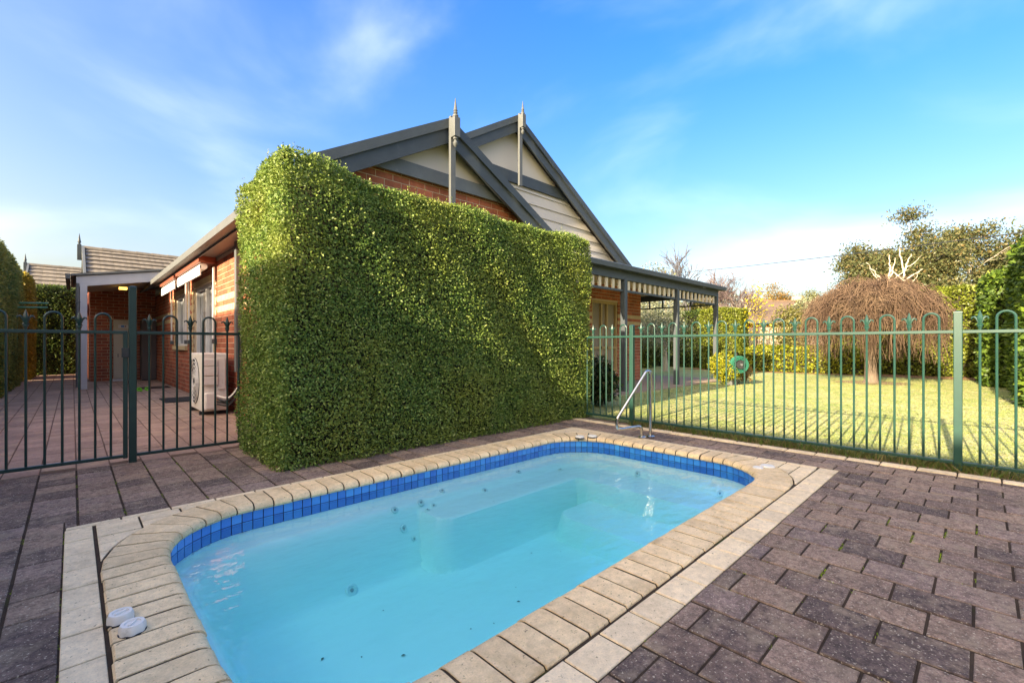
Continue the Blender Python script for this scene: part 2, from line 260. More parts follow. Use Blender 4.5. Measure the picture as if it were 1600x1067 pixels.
# ------------------------------------------------------------------ object helpers
def tag(o, label=None, cat=None, group=None, kind=None):
    if label: o['label'] = label
    if cat: o['category'] = cat
    if group: o['group'] = group
    if kind: o['kind'] = kind
    return o
def link(name, mesh, parent=None, loc=None, rot=None):
    o = bpy.data.objects.new(name, mesh); COL.objects.link(o)
    if parent: o.parent = parent
    if loc is not None: o.location = loc
    if rot is not None: o.rotation_euler = rot
    return o
def empty(name, loc=(0, 0, 0), rz=0):
    o = bpy.data.objects.new(name, None); o.empty_display_size = 0.2; COL.objects.link(o); o.location = loc; o.rotation_euler = (0, 0, rz); return o
def rel(parent, o):                    # parts are built in world coordinates: shift them under a thing whose Empty stands at its base
    o.parent = parent
    o.matrix_parent_inverse = Matrix.Translation(-Vector(parent.location)) if parent.rotation_euler.z == 0 else parent.matrix_basis.inverted()
    return o
class MB:
    def __init__(s): s.v = []; s.f = []; s.r = []
    def add(s, vs, fs, rnd=0.0):
        k = len(s.v); s.v += [tuple(v) for v in vs]; s.f += [tuple(i + k for i in f) for f in fs]; s.r += [rnd] * len(vs); return s
    def box(s, x0, x1, y0, y1, z0, z1, rnd=0.0):
        if x0 > x1: x0, x1 = x1, x0
        if y0 > y1: y0, y1 = y1, y0
        return s.add([(x0, y0, z0), (x1, y0, z0), (x1, y1, z0), (x0, y1, z0), (x0, y0, z1), (x1, y0, z1), (x1, y1, z1), (x0, y1, z1)],
                     [(3, 2, 1, 0), (4, 5, 6, 7), (0, 1, 5, 4), (1, 2, 6, 5), (2, 3, 7, 6), (3, 0, 4, 7)], rnd)
    def slab(s, poly, z0, z1, ch=0.0, rnd=0.0):       # horizontal polygon with a chamfered top edge
        n = len(poly); A = sum(poly[i][0] * poly[(i + 1) % n][1] - poly[(i + 1) % n][0] * poly[i][1] for i in range(n))
        if A < 0: poly = poly[::-1]
        cx = sum(p[0] for p in poly) / n; cy = sum(p[1] for p in poly) / n
        vs = [(p[0], p[1], z0) for p in poly]; fs = []
        if ch:
            vs += [(p[0], p[1], z1 - ch) for p in poly]
            for p in poly:
                dx, dy = cx - p[0], cy - p[1]; l = math.hypot(dx, dy) or 1; vs.append((p[0] + dx / l * ch * 1.4, p[1] + dy / l * ch * 1.4, z1))
            rings = 3
        else: vs += [(p[0], p[1], z1) for p in poly]; rings = 2
        for k in range(rings - 1):
            for i in range(n): j = (i + 1) % n; fs.append((k * n + i, k * n + j, (k + 1) * n + j, (k + 1) * n + i))
        fs.append(tuple((rings - 1) * n + i for i in range(n)))
        return s.add(vs, fs, rnd)
    def prism(s, pts, d, rnd=0.0):                    # planar 3D polygon extruded by vector d
        n = len(pts); d = Vector(d); vs = [tuple(p) for p in pts] + [tuple(Vector(p) + d) for p in pts]
        fs = [tuple(range(n))[::-1], tuple(range(n, 2 * n))] + [(i, (i + 1) % n, n + (i + 1) % n, n + i) for i in range(n)]
        return s.add(vs, fs, rnd)
    def tube(s, path, rad, n=8, caps=True, rnd=0.0):
        path = [Vector(p) for p in path]; m = len(path); rads = rad if isinstance(rad, (list, tuple)) else [rad] * m
        vs, fs, up = [], [], None
        for i, p in enumerate(path):
            t = (path[min(i + 1, m - 1)] - path[max(i - 1, 0)])
            if t.length < 1e-9: t = Vector((0, 0, 1))
            t.normalize()
            if up is None:
                up = Vector((0, 0, 1)) if abs(t.z) < 0.9 else Vector((1, 0, 0))
            a = up - t * up.dot(t)
            if a.length < 1e-6: a = t.orthogonal()
            a.normalize(); b = t.cross(a); up = a
            for k in range(n):
                q = 2 * math.pi * k / n; vs.append(tuple(p + (a * math.cos(q) + b * math.sin(q)) * rads[i]))
        for i in range(m - 1):
            for k in range(n): j = (k + 1) % n; fs.append((i * n + k, i * n + j, (i + 1) * n + j, (i + 1) * n + k))
        if caps: fs += [tuple(range(n))[::-1], tuple((m - 1) * n + k for k in range(n))]
        return s.add(vs, fs, rnd)
    def lathe(s, prof, c=(0, 0, 0), n=12):            # (radius, z) profile turned round z
        vs, fs = [], []
        for r, z in prof:
            for k in range(n): q = 2 * math.pi * k / n; vs.append((c[0] + r * math.cos(q), c[1] + r * math.sin(q), c[2] + z))
        for i in range(len(prof) - 1):
            for k in range(n): j = (k + 1) % n; fs.append((i * n + k, i * n + j, (i + 1) * n + j, (i + 1) * n + k))
        fs += [tuple(range(n))[::-1], tuple((len(prof) - 1) * n + k for k in range(n))]
        return s.add(vs, fs)
    def mesh(s, name, mat, smooth=False):
        me = bpy.data.meshes.new(name); me.from_pydata(s.v, [], s.f); me.materials.append(M[mat] if isinstance(mat, str) else mat)
        if any(s.r): a = me.attributes.new('rnd', 'FLOAT', 'POINT'); a.data.foreach_set('value', s.r)
        if smooth:
            me.polygons.foreach_set('use_smooth', [True] * len(me.polygons))
            me.set_sharp_from_angle(angle=R(40))
        me.update(); return me
    def build(s, name, mat, parent=None, smooth=False, bevel=0.0):
        o = link(name, s.mesh(name, mat, smooth))
        if parent: rel(parent, o)
        if bevel:
            b = o.modifiers.new('bevel', 'BEVEL'); b.width = bevel; b.segments = 2; b.limit_method = 'ANGLE'
        return o
def quads(name, V, rnd, mat):           # V (n,4,3) leaf quads, one random value each
    n = len(V); me = bpy.data.meshes.new(name)
    me.vertices.add(n * 4); me.vertices.foreach_set('co', np.asarray(V, np.float32).ravel())
    me.loops.add(n * 4); me.loops.foreach_set('vertex_index', np.arange(n * 4, dtype=np.int32))
    me.polygons.add(n); me.polygons.foreach_set('loop_start', np.arange(0, n * 4, 4, dtype=np.int32))
    try: me.polygons.foreach_set('loop_total', np.full(n, 4, np.int32))
    except Exception: pass
    a = me.attributes.new('rnd', 'FLOAT', 'POINT'); a.data.foreach_set('value', np.repeat(np.asarray(rnd, np.float32), 4))
    me.materials.append(M[mat]); me.update(); me.validate(); return me
def nrm(a): return a / np.maximum(np.linalg.norm(a, axis=1, keepdims=True), 1e-9)
def leaf_quads(P, N, size, spread=0.9, aspect=0.5, fold=0.18, droop=0.0):
    n = len(P); size = size * rng.uniform(0.65, 1.3, n)[:, None]
    d = nrm(N * rng.uniform(0.1, 1.0, n)[:, None] + rng.normal(0, spread, (n, 3)) + np.array([0, 0, -droop]))
    up = nrm(N + rng.normal(0, 0.55, (n, 3))); s = nrm(np.cross(d, up)); u = np.cross(s, d)
    mid = P + d * size * 0.45; w = s * size * aspect * 0.5; f = u * size * fold
    return np.stack([P, mid + w + f, P + d * size, mid - w + f], axis=1)

# ------------------------------------------------------------------ ground
def sheet(name, x0, x1, y0, y1, z, mat, kind='structure', parent=None):
    mb = MB().add([(x0, y0, z), (x1, y0, z), (x1, y1, z), (x0, y1, z)], [(0, 1, 2, 3)])
    o = mb.build(name, mat); tag(o, kind=kind); return o
def sheet_with_hole(name, outer, hole, z, mat):
    (a, b, c, d), (e, f, g, h) = outer, hole
    mb = MB()
    for x0, x1, y0, y1 in ((a, b, c, g), (a, b, h, d), (a, e, g, h), (f, b, g, h)):
        mb.add([(x0, y0, z), (x1, y0, z), (x1, y1, z), (x0, y1, z)], [(0, 1, 2, 3)])
    return tag(mb.build(name, mat), kind='structure')
PX0, PX1, PY0, PY1, PR = 0.32, 4.10, 1.17, 3.20, 0.50      # inner edge of the pool coping
BX0, BX1, BY0, BY1 = -0.03, 4.39, 0.80, 3.48               # outer edge of the cream border
CW = 0.232                                                 # coping width
HOLE = (PX0 - 0.02, PX1 + 0.02, PY0 - 0.02, PY1 + 0.02)
sheet_with_hole('ground', (-900, 900, -900, 900), HOLE, -0.075, 'ground')
pool_paving = sheet_with_hole('pool_paving', (-3, 5.02, -4, 5.05), HOLE, -0.0055, 'bed')
side_patio = sheet('side_patio', -3, 1.9, 5.05, 24, -0.006, 'side_bed')
lawn = sheet('lawn', 5.12, 21.5, -9, 5.0, 0.004, 'lawn')
lawn_back = sheet('rear_lawn', 13.2, 21.5, 5.0, 16, 0.004, 'lawn')
garden_bed = sheet('garden_bed', 18.1, 22.5, -6, 8.6, 0.009, 'litter')
tb = MB().add([(15.2 + r_ * math.cos(q), 2.06 + r_ * math.sin(q), 0.0085) for q, r_ in [(k * 0.3307, 0.8 + 0.14 * math.sin(k * 2.1) + 0.1 * math.cos(k * 3.3)) for k in range(19)]], [tuple(range(19))]).build('tree_bed', 'soil'); tag(tb, kind='structure')
bed_strip = sheet('fence_garden_bed', 5.02, 5.12, -4, 5.05, -0.004, 'soil')

# ---- pavers
def subtract_border(px, py): return not (BX0 - 0.004 < px < BX1 + 0.004 and BY0 - 0.004 < py < BY1 + 0.004)
cells = []
def cut(x0, x1, y0, y1):               # trim a paver rectangle against the pool border
    if x1 <= BX0 or x0 >= BX1 or y1 <= BY0 or y0 >= BY1: return [(x0, x1, y0, y1)]
    out = []
    if x0 < BX0: out.append((x0, BX0 - 0.006, y0, y1))
    if x1 > BX1: out.append((BX1 + 0.006, x1, y0, y1))
    xa, xb = max(x0, BX0), min(x1, BX1)
    if xb - xa > 0.02:
        if y0 < BY0: out.append((xa, xb, y0, BY0 - 0.006))
        if y1 > BY1: out.append((xa, xb, BY1 + 0.006, y1))
    return [c for c in out if c[1] - c[0] > 0.02 and c[3] - c[2] > 0.02]
# right of and in front of the pool: courses along Y, wide cross joints
PXR = 0.1885
k0 = int(math.floor((-1.2 - 0.053) / PXR))
for k in range(k0, 60):
    x0 = 0.053 + k * PXR; x1 = x0 + PXR - 0.0125
    if x0 > 4.83: break
    x1 = min(x1, 4.838)
    if x1 - x0 < 0.05: continue
    off = 0.03 + (0.1165 if k % 2 else 0.0)
    for j in range(-12, 20):
        y0 = off + j * 0.233; y1 = y0 + 0.2235
        if y0 > 3.95: break
        if x0 < BX1 - 0.02:
            if y0 > BY0: continue
            y1 = min(y1, BY0 + 0.001)
        if y1 - y0 < 0.03: continue
        if x1 < BX0 and y0 > -0.9 and False: continue
        if x0 < BX0 - 0.02 and y1 > 0.3: continue
        cells += cut(x0, x1, y0, y1)
# left of and behind the pool: courses along Y with wide joints between the courses
PXL = 0.2055
for k in range(-9, 24):
    x0 = 0.022 + k * PXL + 0.006; x1 = x0 + PXL - 0.012
    off = (0.116 if k % 2 else 0.0)
    for j in range(0, 24):
        y0 = 0.33 + off + j * 0.1975; y1 = y0 + 0.1915
        if y0 < 0.30: continue
        if y1 > 5.04: y1 = 5.04
        if y1 - y0 < 0.012: continue
        if y1 < BY1 + 0.018 and x0 > BX0: continue
        if x0 > BX1 - 0.02: continue
        if x0 > 1.25 and y0 > 4.3: continue
        cells += cut(x0, min(x1, BX1), max(y0, BY1 + 0.006) if x0 > BX0 else y0, y1)
PM = {}
def paver_mesh(w, l, mat, h=0.05, ch=0.002):
    key = (round(w, 3), round(l, 3), mat, h)
    if key not in PM: PM[key] = MB().slab([(-w / 2, -l / 2), (w / 2, -l / 2), (w / 2, l / 2), (-w / 2, l / 2)], -h, 0, ch).mesh('paver', mat)
    return PM[key]
def lay(cells, parent, mat, name, limit, zvar=0.0022):
    cells = [(proj_size(((c[0] + c[1]) / 2, (c[2] + c[3]) / 2, 0), math.sqrt((c[1] - c[0]) * (c[3] - c[2]))), c) for c in cells]
    cells.sort(key=lambda q: -q[0]); rest = MB()
    for i, (s, c) in enumerate(cells):
        w, l = c[1] - c[0], c[3] - c[2]; cx, cy = (c[0] + c[1]) / 2, (c[2] + c[3]) / 2; z = random.uniform(-zvar, zvar)
        if i < limit and s > 0:
            link(name, paver_mesh(w, l, mat), parent, (cx, cy, z), (random.uniform(-.006, .006), random.uniform(-.006, .006), random.uniform(-.009, .009)))
        else: rest.slab([(c[0], c[2]), (c[1], c[2]), (c[1], c[3]), (c[0], c[3])], -0.05, z, 0.004, random.random() + 1e-3)
    if rest.v: tag(rest.build('more_' + name + 's', mat, parent), kind='stuff')
lay(cells, pool_paving, 'paver', 'paver', 300)
cells = []
for k in range(-9, 10):
    x0 = 0.022 + k * PXL + 0.005; x1 = min(x0 + PXL - 0.010, 1.735)
    if x1 - x0 < 0.04: continue
    for j in range(0, 100):
        y0 = 5.055 + (0.1 if k % 2 else 0.0) + j * 0.1975; y1 = y0 + 0.1915
        if y0 > 22.3: break
        if y0 > 16.95 and x1 > 0.3: continue
        cells.append((x0, x1, y0, y1))
lay(cells, side_patio, 'sidepaver', 'paver', 150)
# brick edging along the lawn
for j in range(-8, 20):
    y0 = -0.09 + j * 0.2335
    if y0 > 4.3: break
    link('edging_brick', paver_mesh(0.105, 0.224, 'cream_paver', 0.06, 0.006), pool_paving, (4.905, y0 + 0.112, 0.006 + random.uniform(-.002, .003)), (0, 0, random.uniform(-.01, .01)))

# ------------------------------------------------------------------ swimming pool
def outline(off, x0=PX0, x1=PX1, y0=PY0, y1=PY1, r=PR):
    """frames (point, outward normal) by arclength round the pool at an outward offset"""
    segs = []
    C = [((x1 - r, y0 + r), -90), ((x1 - r, y1 - r), 0), ((x0 + r, y1 - r), 90), ((x0 + r, y0 + r), 180)]
    S = [((x0 + r, y0), (x1 - r, y0), (0, -1)), ((x1, y0 + r), (x1, y1 - r), (1, 0)), ((x1 - r, y1), (x0 + r, y1), (0, 1)), ((x0, y1 - r), (x0, y0 + r), (-1, 0))]
    return S, C
def frames(pitch, mid):
    S, C = outline(0); out = []
    for i in range(4):
        a, b, n = S[i]; L = math.dist(a, b); m = max(1, round(L / pitch))
        for k in range(m):
            p = [(a[0] + (b[0] - a[0]) * (k + e) / m, a[1] + (b[1] - a[1]) * (k + e) / m) for e in (0, 1)]
            out.append((p[0], n, p[1], n, L / m, i))
        c, a0 = C[i]; L = math.pi / 2 * (PR + mid); m = max(1, round(L / pitch))
        for k in range(m):
            q = [R(a0 + 90 * (k + e) / m) for e in (0, 1)]; nn = [(math.cos(t), math.sin(t)) for t in q]
            out.append(((c[0] + PR * nn[0][0], c[1] + PR * nn[0][1]), nn[0], (c[0] + PR * nn[1][0], c[1] + PR * nn[1][1]), nn[1], L / m, i + 4))
    return out
WATER_Z = -0.112
pool = empty('swimming_pool', (2.2, 2.2, -0.9))
tag(pool, 'small pale blue plunge pool with cream coping and blue waterline tiles', 'swimming pool')
def mixp(p, q, t): return (p[0] + (q[0] - p[0]) * t, p[1] + (q[1] - p[1]) * t)
PROF = [(0.012, -0.052), (-0.012, -0.046), (-0.020, -0.032), (-0.016, -0.017), (-0.003, -0.005), (0.018, 0.002), (0.05, 0.003), (0.224, 0.003), (CW - 0.002, -0.004), (CW - 0.002, -0.055)]
for p0, n0, p1, n1, L, seg in frames(0.117, CW / 2):
    g = 0.0056 / L * random.uniform(0.75, 1.35); mb = MB(); vs = []; dz = random.uniform(-.0015, .0015); jo = random.uniform(-.003, .003)
    for t in (g, 1 - g):
        p = mixp(p0, p1, t); n = Vector(mixp(n0, n1, t)).normalized()
        vs += [(p[0] + n.x * (o + jo), p[1] + n.y * (o + jo), z + 0.004 + dz) for o, z in PROF]
    m = len(PROF); fs = [(i, i + 1, m + i + 1, m + i) for i in range(m - 1)] + [(m - 1, 0, m, 2 * m - 1), tuple(range(m))[::-1], tuple(range(m, 2 * m))]
    o = mb.add(vs, fs).build('coping_brick', 'coping', pool, smooth=True)
fr_ = frames(0.06, 0); jv, jf = [], []; m = len(PROF)
for i, (p0, n0, p1, n1, L, seg) in enumerate(fr_):
    cxm, czm = 0.105, -0.026
    for o, z in PROF:
        so = o + (0.0036 if o < 0.05 else (-0.004 if o > 0.2 else 0)); jv.append((p0[0] + n0[0] * so, p0[1] + n0[1] * so, z + 0.004 - (0.0036 if z > -0.03 else 0)))
    for k in range(m): a, b = i * m + k, i * m + (k + 1) % m; c, d = ((i + 1) % len(fr_)) * m + (k + 1) % m, ((i + 1) % len(fr_)) * m + k; jf.append((a, b, c, d))
MB().add(jv, jf).build('coping_joints', 'bed', pool)
tile_rest = MB()
for p0, n0, p1, n1, L, seg in frames(0.0605, 0):
    for row in range(2):
        mb = MB(); z1 = -0.046 - row * 0.0615; z0 = z1 - 0.0565; vs = []
        for t, o in ((0.045, 0.004), (0.955, 0.004), (0.955, 0.014), (0.045, 0.014)):
            p = mixp(p0, p1, t); n = Vector(mixp(n0, n1, t)).normalized(); vs.append((p[0] + n.x * (o + 0.003), p[1] + n.y * (o + 0.003)))
        if seg == 0: tile_rest.slab(vs, z0, z1, 0, random.random() + 1e-3)
        else: MB().slab(vs, z0, z1).build('pool_tile', 'tile', pool)
tag(tile_rest.build('near_side_tiles', 'tile', pool), kind='stuff')
mb = MB(); ring = []
for p0, n0, p1, n1, L, seg in frames(0.1, 0): ring.append((p0[0] + n0[0] * 0.012, p0[1] + n0[1] * 0.012))
n = len(ring); mb.add([(x, y, -0.05) for x, y in ring] + [(x, y, -0.20) for x, y in ring], [(i, n + i, n + (i + 1) % n, (i + 1) % n) for i in range(n)])
mb.build('tile_backing', 'grout', pool)
def sd_round(x, y):
    cx, cy = (PX0 + PX1) / 2, (PY0 + PY1) / 2; qx = np.abs(x - cx) - ((PX1 - PX0) / 2 - PR); qy = np.abs(y - cy) - ((PY1 - PY0) / 2 - PR)
    return -(np.hypot(np.maximum(qx, 0), np.maximum(qy, 0)) + np.minimum(np.maximum(qx, qy), 0) - PR)     # >0 inside
def sstep(a, b, x): t = np.clip((x - a) / (b - a), 0, 1); return t * t * (3 - 2 * t)
def sbox(x, y, x0, x1, y0, y1, r, soft):
    cx, cy = (x0 + x1) / 2, (y0 + y1) / 2; qx = np.abs(x - cx) - ((x1 - x0) / 2 - r); qy = np.abs(y - cy) - ((y1 - y0) / 2 - r)
    s = -(np.hypot(np.maximum(qx, 0), np.maximum(qy, 0)) + np.minimum(np.maximum(qx, qy), 0) - r)
    return sstep(-soft, soft, s)
FLOOR = -0.66
def shell_z(x, y):
    s = sd_round(x, y)
    z = -0.165 - 0.045 * sstep(0.0, 0.02, s) - 0.02 * sstep(0.02, 0.09, s) + (FLOOR + 0.23) * sstep(0.085, 0.30, s)
    wide = np.maximum(sbox(x, y, 1.92, 4.3, 2.72, 3.6, 0.14, 0.04), sbox(x, y, 3.50, 4.3, 0.9, 3.6, 0.24, 0.04))
    low = sbox(x, y, 2.98, 3.9, 1.0, 2.62, 0.20, 0.04)
    z = np.maximum(z, FLOOR + (-0.29 - FLOOR) * wide - 0.0); z = np.maximum(z, FLOOR + (-0.46 - FLOOR) * low)
    return np.where(s < 0.0, -0.165, z)
gx = np.linspace(PX0 - 0.03, PX1 + 0.03, 190); gy = np.linspace(PY0 - 0.03, PY1 + 0.03, 106)
GX, GY = np.meshgrid(gx, gy, indexing='ij'); GZ = shell_z(GX, GY); SDv = sd_round(GX, GY)
vs = np.stack([GX, GY, GZ], -1).reshape(-1, 3).tolist(); fs = []
for i in range(len(gx) - 1):
    for j in range(len(gy) - 1):
        if SDv[i, j] > -0.045 and SDv[i + 1, j + 1] > -0.045: a = i * len(gy) + j; fs.append((a, a + len(gy), a + len(gy) + 1, a + 1))
sh = MB().add(vs, fs).build('shell', 'shell', pool, smooth=True)
# jets, drain
def shell_n(x, y):
    e = 0.01; return Vector((-(shell_z(x + e, y) - shell_z(x - e, y)) / (2 * e), -(shell_z(x, y + e) - shell_z(x, y - e)) / (2 * e), 1)).normalized()
def jet(x, y, r):
    n = shell_n(x, y); q = n.to_track_quat('Z', 'Y'); p = Vector((x, y, float(shell_z(x, y)))) + n * 0.002
    mb = MB().lathe([(r, 0), (r, 0.006), (r * 0.85, 0.011), (r * 0.62, 0.011), (r * 0.58, 0.005)], n=14)
    mb.v = [tuple(p + q @ Vector(v)) for v in mb.v]; j = mb.build('jet', 'jet', pool, smooth=True)
    mb = MB().lathe([(r * 0.30, 0.0052), (r * 0.30, 0.010), (r * 0.18, 0.014), (0.002, 0.014)], n=10)
    mb.v = [tuple(p + q @ Vector(v)) for v in mb.v]; e = mb.build('nozzle', 'nozzle'); e.parent = j; e.matrix_parent_inverse = j.matrix_parent_inverse.copy(); 
    e.matrix_parent_inverse = Matrix.Identity(4)
for x, y, r in [(1.75, 3.09, .028), (1.79, 3.03, .028), (1.98, 3.09, .028), (2.08, 3.06, .026), (2.22, 3.14, .024), (1.86, 3.0, .018), (1.99, 3.01, .018), (2.62, 3.06, .032), (3.10, 3.12, .026), (3.62, 3.03, .026), (3.98, 2.35, .028), (3.96, 1.55, .03)]:
    jet(x, y, r)
jet(1.34, 2.93, 0.042)
# debris on the floor of the pool
mb = MB()
for i in range(18):
    x, y = random.uniform(0.7, 3.3), random.uniform(1.5, 2.9); z = float(shell_z(x, y)) + 0.004; a = random.uniform(0, 6.3); l = random.choice([.004, .005, .007, .013]); w = l * random.uniform(.25, .7)
    c, s = math.cos(a), math.sin(a)
    mb.add([(x - c * l, y - s * l, z), (x + s * w, y - c * w, z + .002), (x + c * l, y + s * l, z), (x - s * w, y + c * w, z + .003)], [(0, 1, 2, 3)])
tag(mb.build('pool_leaf_specks', 'debris'), 'dark leaf specks scattered on the pale pool floor', 'debris', kind='stuff')
# water
mb = MB(); ring = []
for p0, n0, p1, n1, L, seg in frames(0.06, 0): ring.append((p0[0] + n0[0] * 0.017, p0[1] + n0[1] * 0.017))
n = len(ring); mb.add([(x, y, WATER_Z) for x, y in ring] + [(x, y, -0.85) for x, y in ring], [tuple(range(n)), tuple(range(n, 2 * n))[::-1]] + [(i, n + i, n + (i + 1) % n, (i + 1) % n) for i in range(n)])
tag(mb.build('pool_water', 'water'), kind='structure')

# ---- cream border round the coping
ORAD = PR + CW
def clip_outside(poly, c, r, m=0.004):           # polygon minus a disc (coping corner)
    r += m; ins = [math.dist(p, c) < r for p in poly]
    if not any(ins):
        return poly
    out = []; n = len(poly)
    def cross(p, q):
        lo, hi = 0.0, 1.0; ip = math.dist(p, c) < r
        for _ in range(30):
            mdd = (lo + hi) / 2; w = mixp(p, q, mdd)
            if (math.dist(w, c) < r) == ip: lo = mdd
            else: hi = mdd
        return mixp(p, q, lo)
    if all(ins): return []
    exits = []
    for i in range(n):
        p, q = poly[i], poly[(i + 1) % n]
        if not ins[i]: out.append(p)
        if ins[i] != ins[(i + 1) % n]:
            w = cross(p, q)
            if not ins[i]:                     # entering the disc: follow the arc to where the polygon leaves it
                out.append(w); k = (i + 1) % n
                while ins[k] and ins[(k + 1) % n]: k = (k + 1) % n
                w2 = cross(poly[k], poly[(k + 1) % n]); a0 = math.atan2(w[1] - c[1], w[0] - c[0]); a1 = math.atan2(w2[1] - c[1], w2[0] - c[0])
                da = (a1 - a0 + math.pi) % (2 * math.pi) - math.pi
                for s in range(1, 6): a = a0 + da * s / 6; out.append((c[0] + r * math.cos(a), c[1] + r * math.sin(a)))
                out.append(w2)
    A = abs(sum(out[i][0] * out[(i + 1) % len(out)][1] - out[(i + 1) % len(out)][0] * out[i][1] for i in range(len(out)))) / 2 if len(out) > 2 else 0
    return out if A > 0.0004 else []
def border_piece(poly, z=None):
    z = random.uniform(0.0, 0.0025) if z is None else z
    MB().slab(poly, -0.05, z, 0.003).build('border_paver', 'cream_paver', None).parent = pool_paving
def strip(x0, x1, y0, y1, along, step, gap=0.009):
    L = (y1 - y0) if along == 'y' else (x1 - x0); n = max(1, round(L / step)); s = L / n
    for k in range(n):
        if along == 'y': r = (x0, x1, y0 + k * s + gap / 2, y0 + (k + 1) * s - gap / 2)
        else: r = (x0 + k * s + gap / 2, x0 + (k + 1) * s - gap / 2, y0, y1)
        border_piece([(r[0], r[2]), (r[1], r[2]), (r[1], r[3]), (r[0], r[3])])
CX0, CX1, CY0, CY1 = PX0 - CW, PX1 + CW, PY0 - CW, PY1 + CW      # outer edge of the coping
strip(BX0, CX0 - 0.010, BY0 + 0.134, CY1 - 0.004, 'y', 0.205)
strip(BX0, BX1, BY0, CY0 - 0.012, 'x', 0.19)
strip(CX1 + 0.005, BX1, BY0 + 0.14, BY1 - 0.05, 'y', 0.23)
strip(BX0, 0.9, CY1 + 0.006 - 0.08, BY1, 'x', 0.19) if False else None
strip(BX0, BX1, CY1 + 0.005, BY1, 'x', 0.232)
for (cx, cy), a0 in outline(0)[1]:
    sx = 1 if cx > 2 else -1; sy = 1 if cy > 2 else -1
    ex, ey = cx + sx * ORAD, cy + sy * ORAD
    for i in range(4):
        for j in range(6):
            xa, xb = ex - sx * (i * 0.195 + (0.0 if i else 0.006)), ex - sx * ((i + 1) * 0.195 - 0.010); ya, yb = ey - sy * j * 0.118, ey - sy * ((j + 1) * 0.118 - 0.009)
            if sy * (yb - cy) < 0 or sx * (xb - cx) < 0.0: pass
            x0, x1, y0, y1 = min(xa, xb), max(xa, xb), min(ya, yb), max(ya, yb)
            if sx > 0: x0 = max(x0, cx)
            else: x1 = min(x1, cx)
            if sy > 0: y0 = max(y0, cy)
            else: y1 = min(y1, cy)
            if x1 - x0 < 0.015 or y1 - y0 < 0.015: continue
            pl = clip_outside([(x0, y0), (x1, y0), (x1, y1), (x0, y1)], (cx, cy), ORAD, 0.006)
            if len(pl) > 2: border_piece(pl)
# moss tufts in the joints
mb = MB()
def moss_patch(x, y, lx, ly, z=-0.006):                # a thin crust of tiny cushions filling part of a joint
    for _ in range(max(3, int(lx * ly * 60000))):
        px, py = x + random.uniform(-lx, lx), y + random.uniform(-ly, ly); r = random.uniform(.002, .0045); n = 5; h = max(z, -0.003) + random.uniform(0.001, .005)
        a0 = random.uniform(0, 6.28); ring = [(px + r * math.cos(a0 + k * 1.257), py + r * math.sin(a0 + k * 1.257), h - 0.02) for k in range(n)]
        mb.add([(px, py, h)] + ring, [(0, 1 + k, 1 + (k + 1) % n) for k in range(n)])
def head_joint(k, j):
    off = 0.03 + (0.1165 if k % 2 else 0.0); return 0.053 + k * PXR + 0.092, off + j * 0.233 - 0.0085
for x, y in [(3.02, .30), (2.93, .11), (3.2, .49), (3.21, .26), (3.02, -.16), (3.4, .02), (2.7, .5), (2.32, .61)]:
    k = round((x - 0.053) / PXR); off = 0.03 + (0.1165 if k % 2 else 0.0); hx, hy = head_joint(k, round((y - off) / 0.233)); moss_patch(hx - 0.03, hy, 0.055, 0.007, 0.0)
for i in range(44):
    hx, hy = head_joint(random.randrange(8, 24), random.randrange(-3, 3)); moss_patch(hx + random.uniform(-.07, .07), hy, random.uniform(.008, .03), 0.006, random.uniform(-.012, -.005))
for i in range(60):
    k = random.randrange(9, 24); moss_patch(0.053 + k * PXR - 0.003, random.uniform(-0.6, 0.75), 0.002, random.uniform(.01, .04), random.uniform(-.006, -.001))
for i in range(60):
    k = random.randrange(-4, 8); moss_patch(0.022 + k * PXL, random.uniform(3.5, 5.0) if k >= 0 else random.uniform(1.5, 5.0), 0.006, random.uniform(.01, .06), random.uniform(-.012, -.006))
for i in range(20):
    moss_patch(random.uniform(1.0, 4.3), BY0 - 0.004, random.uniform(.01, .03), 0.003, -0.004); moss_patch(BX0 - 0.003, random.uniform(1.0, 3.4), 0.003, random.uniform(.01, .05), -0.004)
tag(mb.build('joint_moss', 'moss'), 'bright green moss growing in the paving joints', 'moss', kind='stuff')

# ---- valve caps and skimmer bits on the coping
def valve_cap(x, y, rz, label, r=0.036, h=0.034, flat=False):
    t = empty('valve_cap', (x, y, 0.003), rz); tag(t, label, 'valve cap', 'white plastic caps around the pool')
    mb = MB(); n = 28; prof = [(r * 1.02, 0), (r, h * 0.72), (r * 0.93, h), (r * 0.66, h), (r * 0.62, h * 0.86), (0.001, h * 0.86)]; vs = []
    for i, (q, z) in enumerate(prof):
        for k in range(n):
            a = 2 * math.pi * k / n; rib = 1.0 + (0.07 if (k % 4 < 2 and i < 2) else 0); vs.append((q * rib * math.cos(a), q * rib * math.sin(a), z))
    fs = [(i * n + k, i * n + (k + 1) % n, (i + 1) * n + (k + 1) % n, (i + 1) * n + k) for i in range(len(prof) - 1) for k in range(n)]
    o = mb.add(vs, fs).build('knob', 'white_plastic', None, smooth=True); o.parent = t
    mb = MB(); mb.box(-r * 0.5, r * 0.5, -r * 0.09, r * 0.09, h * 0.86, h * 1.04); o = mb.build('grip', 'white_plastic'); o.parent = t
    mb = MB().lathe([(r * 1.12, -0.006), (r * 1.12, 0.004), (r * 1.0, 0.006)], n=20); o = mb.build('base_ring', 'dark_plastic' if not flat else 'white_plastic', smooth=True); o.parent = t
valve_cap(0.125, 2.165, 0.5, 'ribbed white valve cap on the left coping, farther of the pair')
valve_cap(0.150, 2.055, 0.9, 'ribbed white valve cap on the left coping, nearer of the pair')
valve_cap(3.93, 3.02, 0.2, 'white valve cap on the far corner coping, left of the pair', 0.045, 0.02)
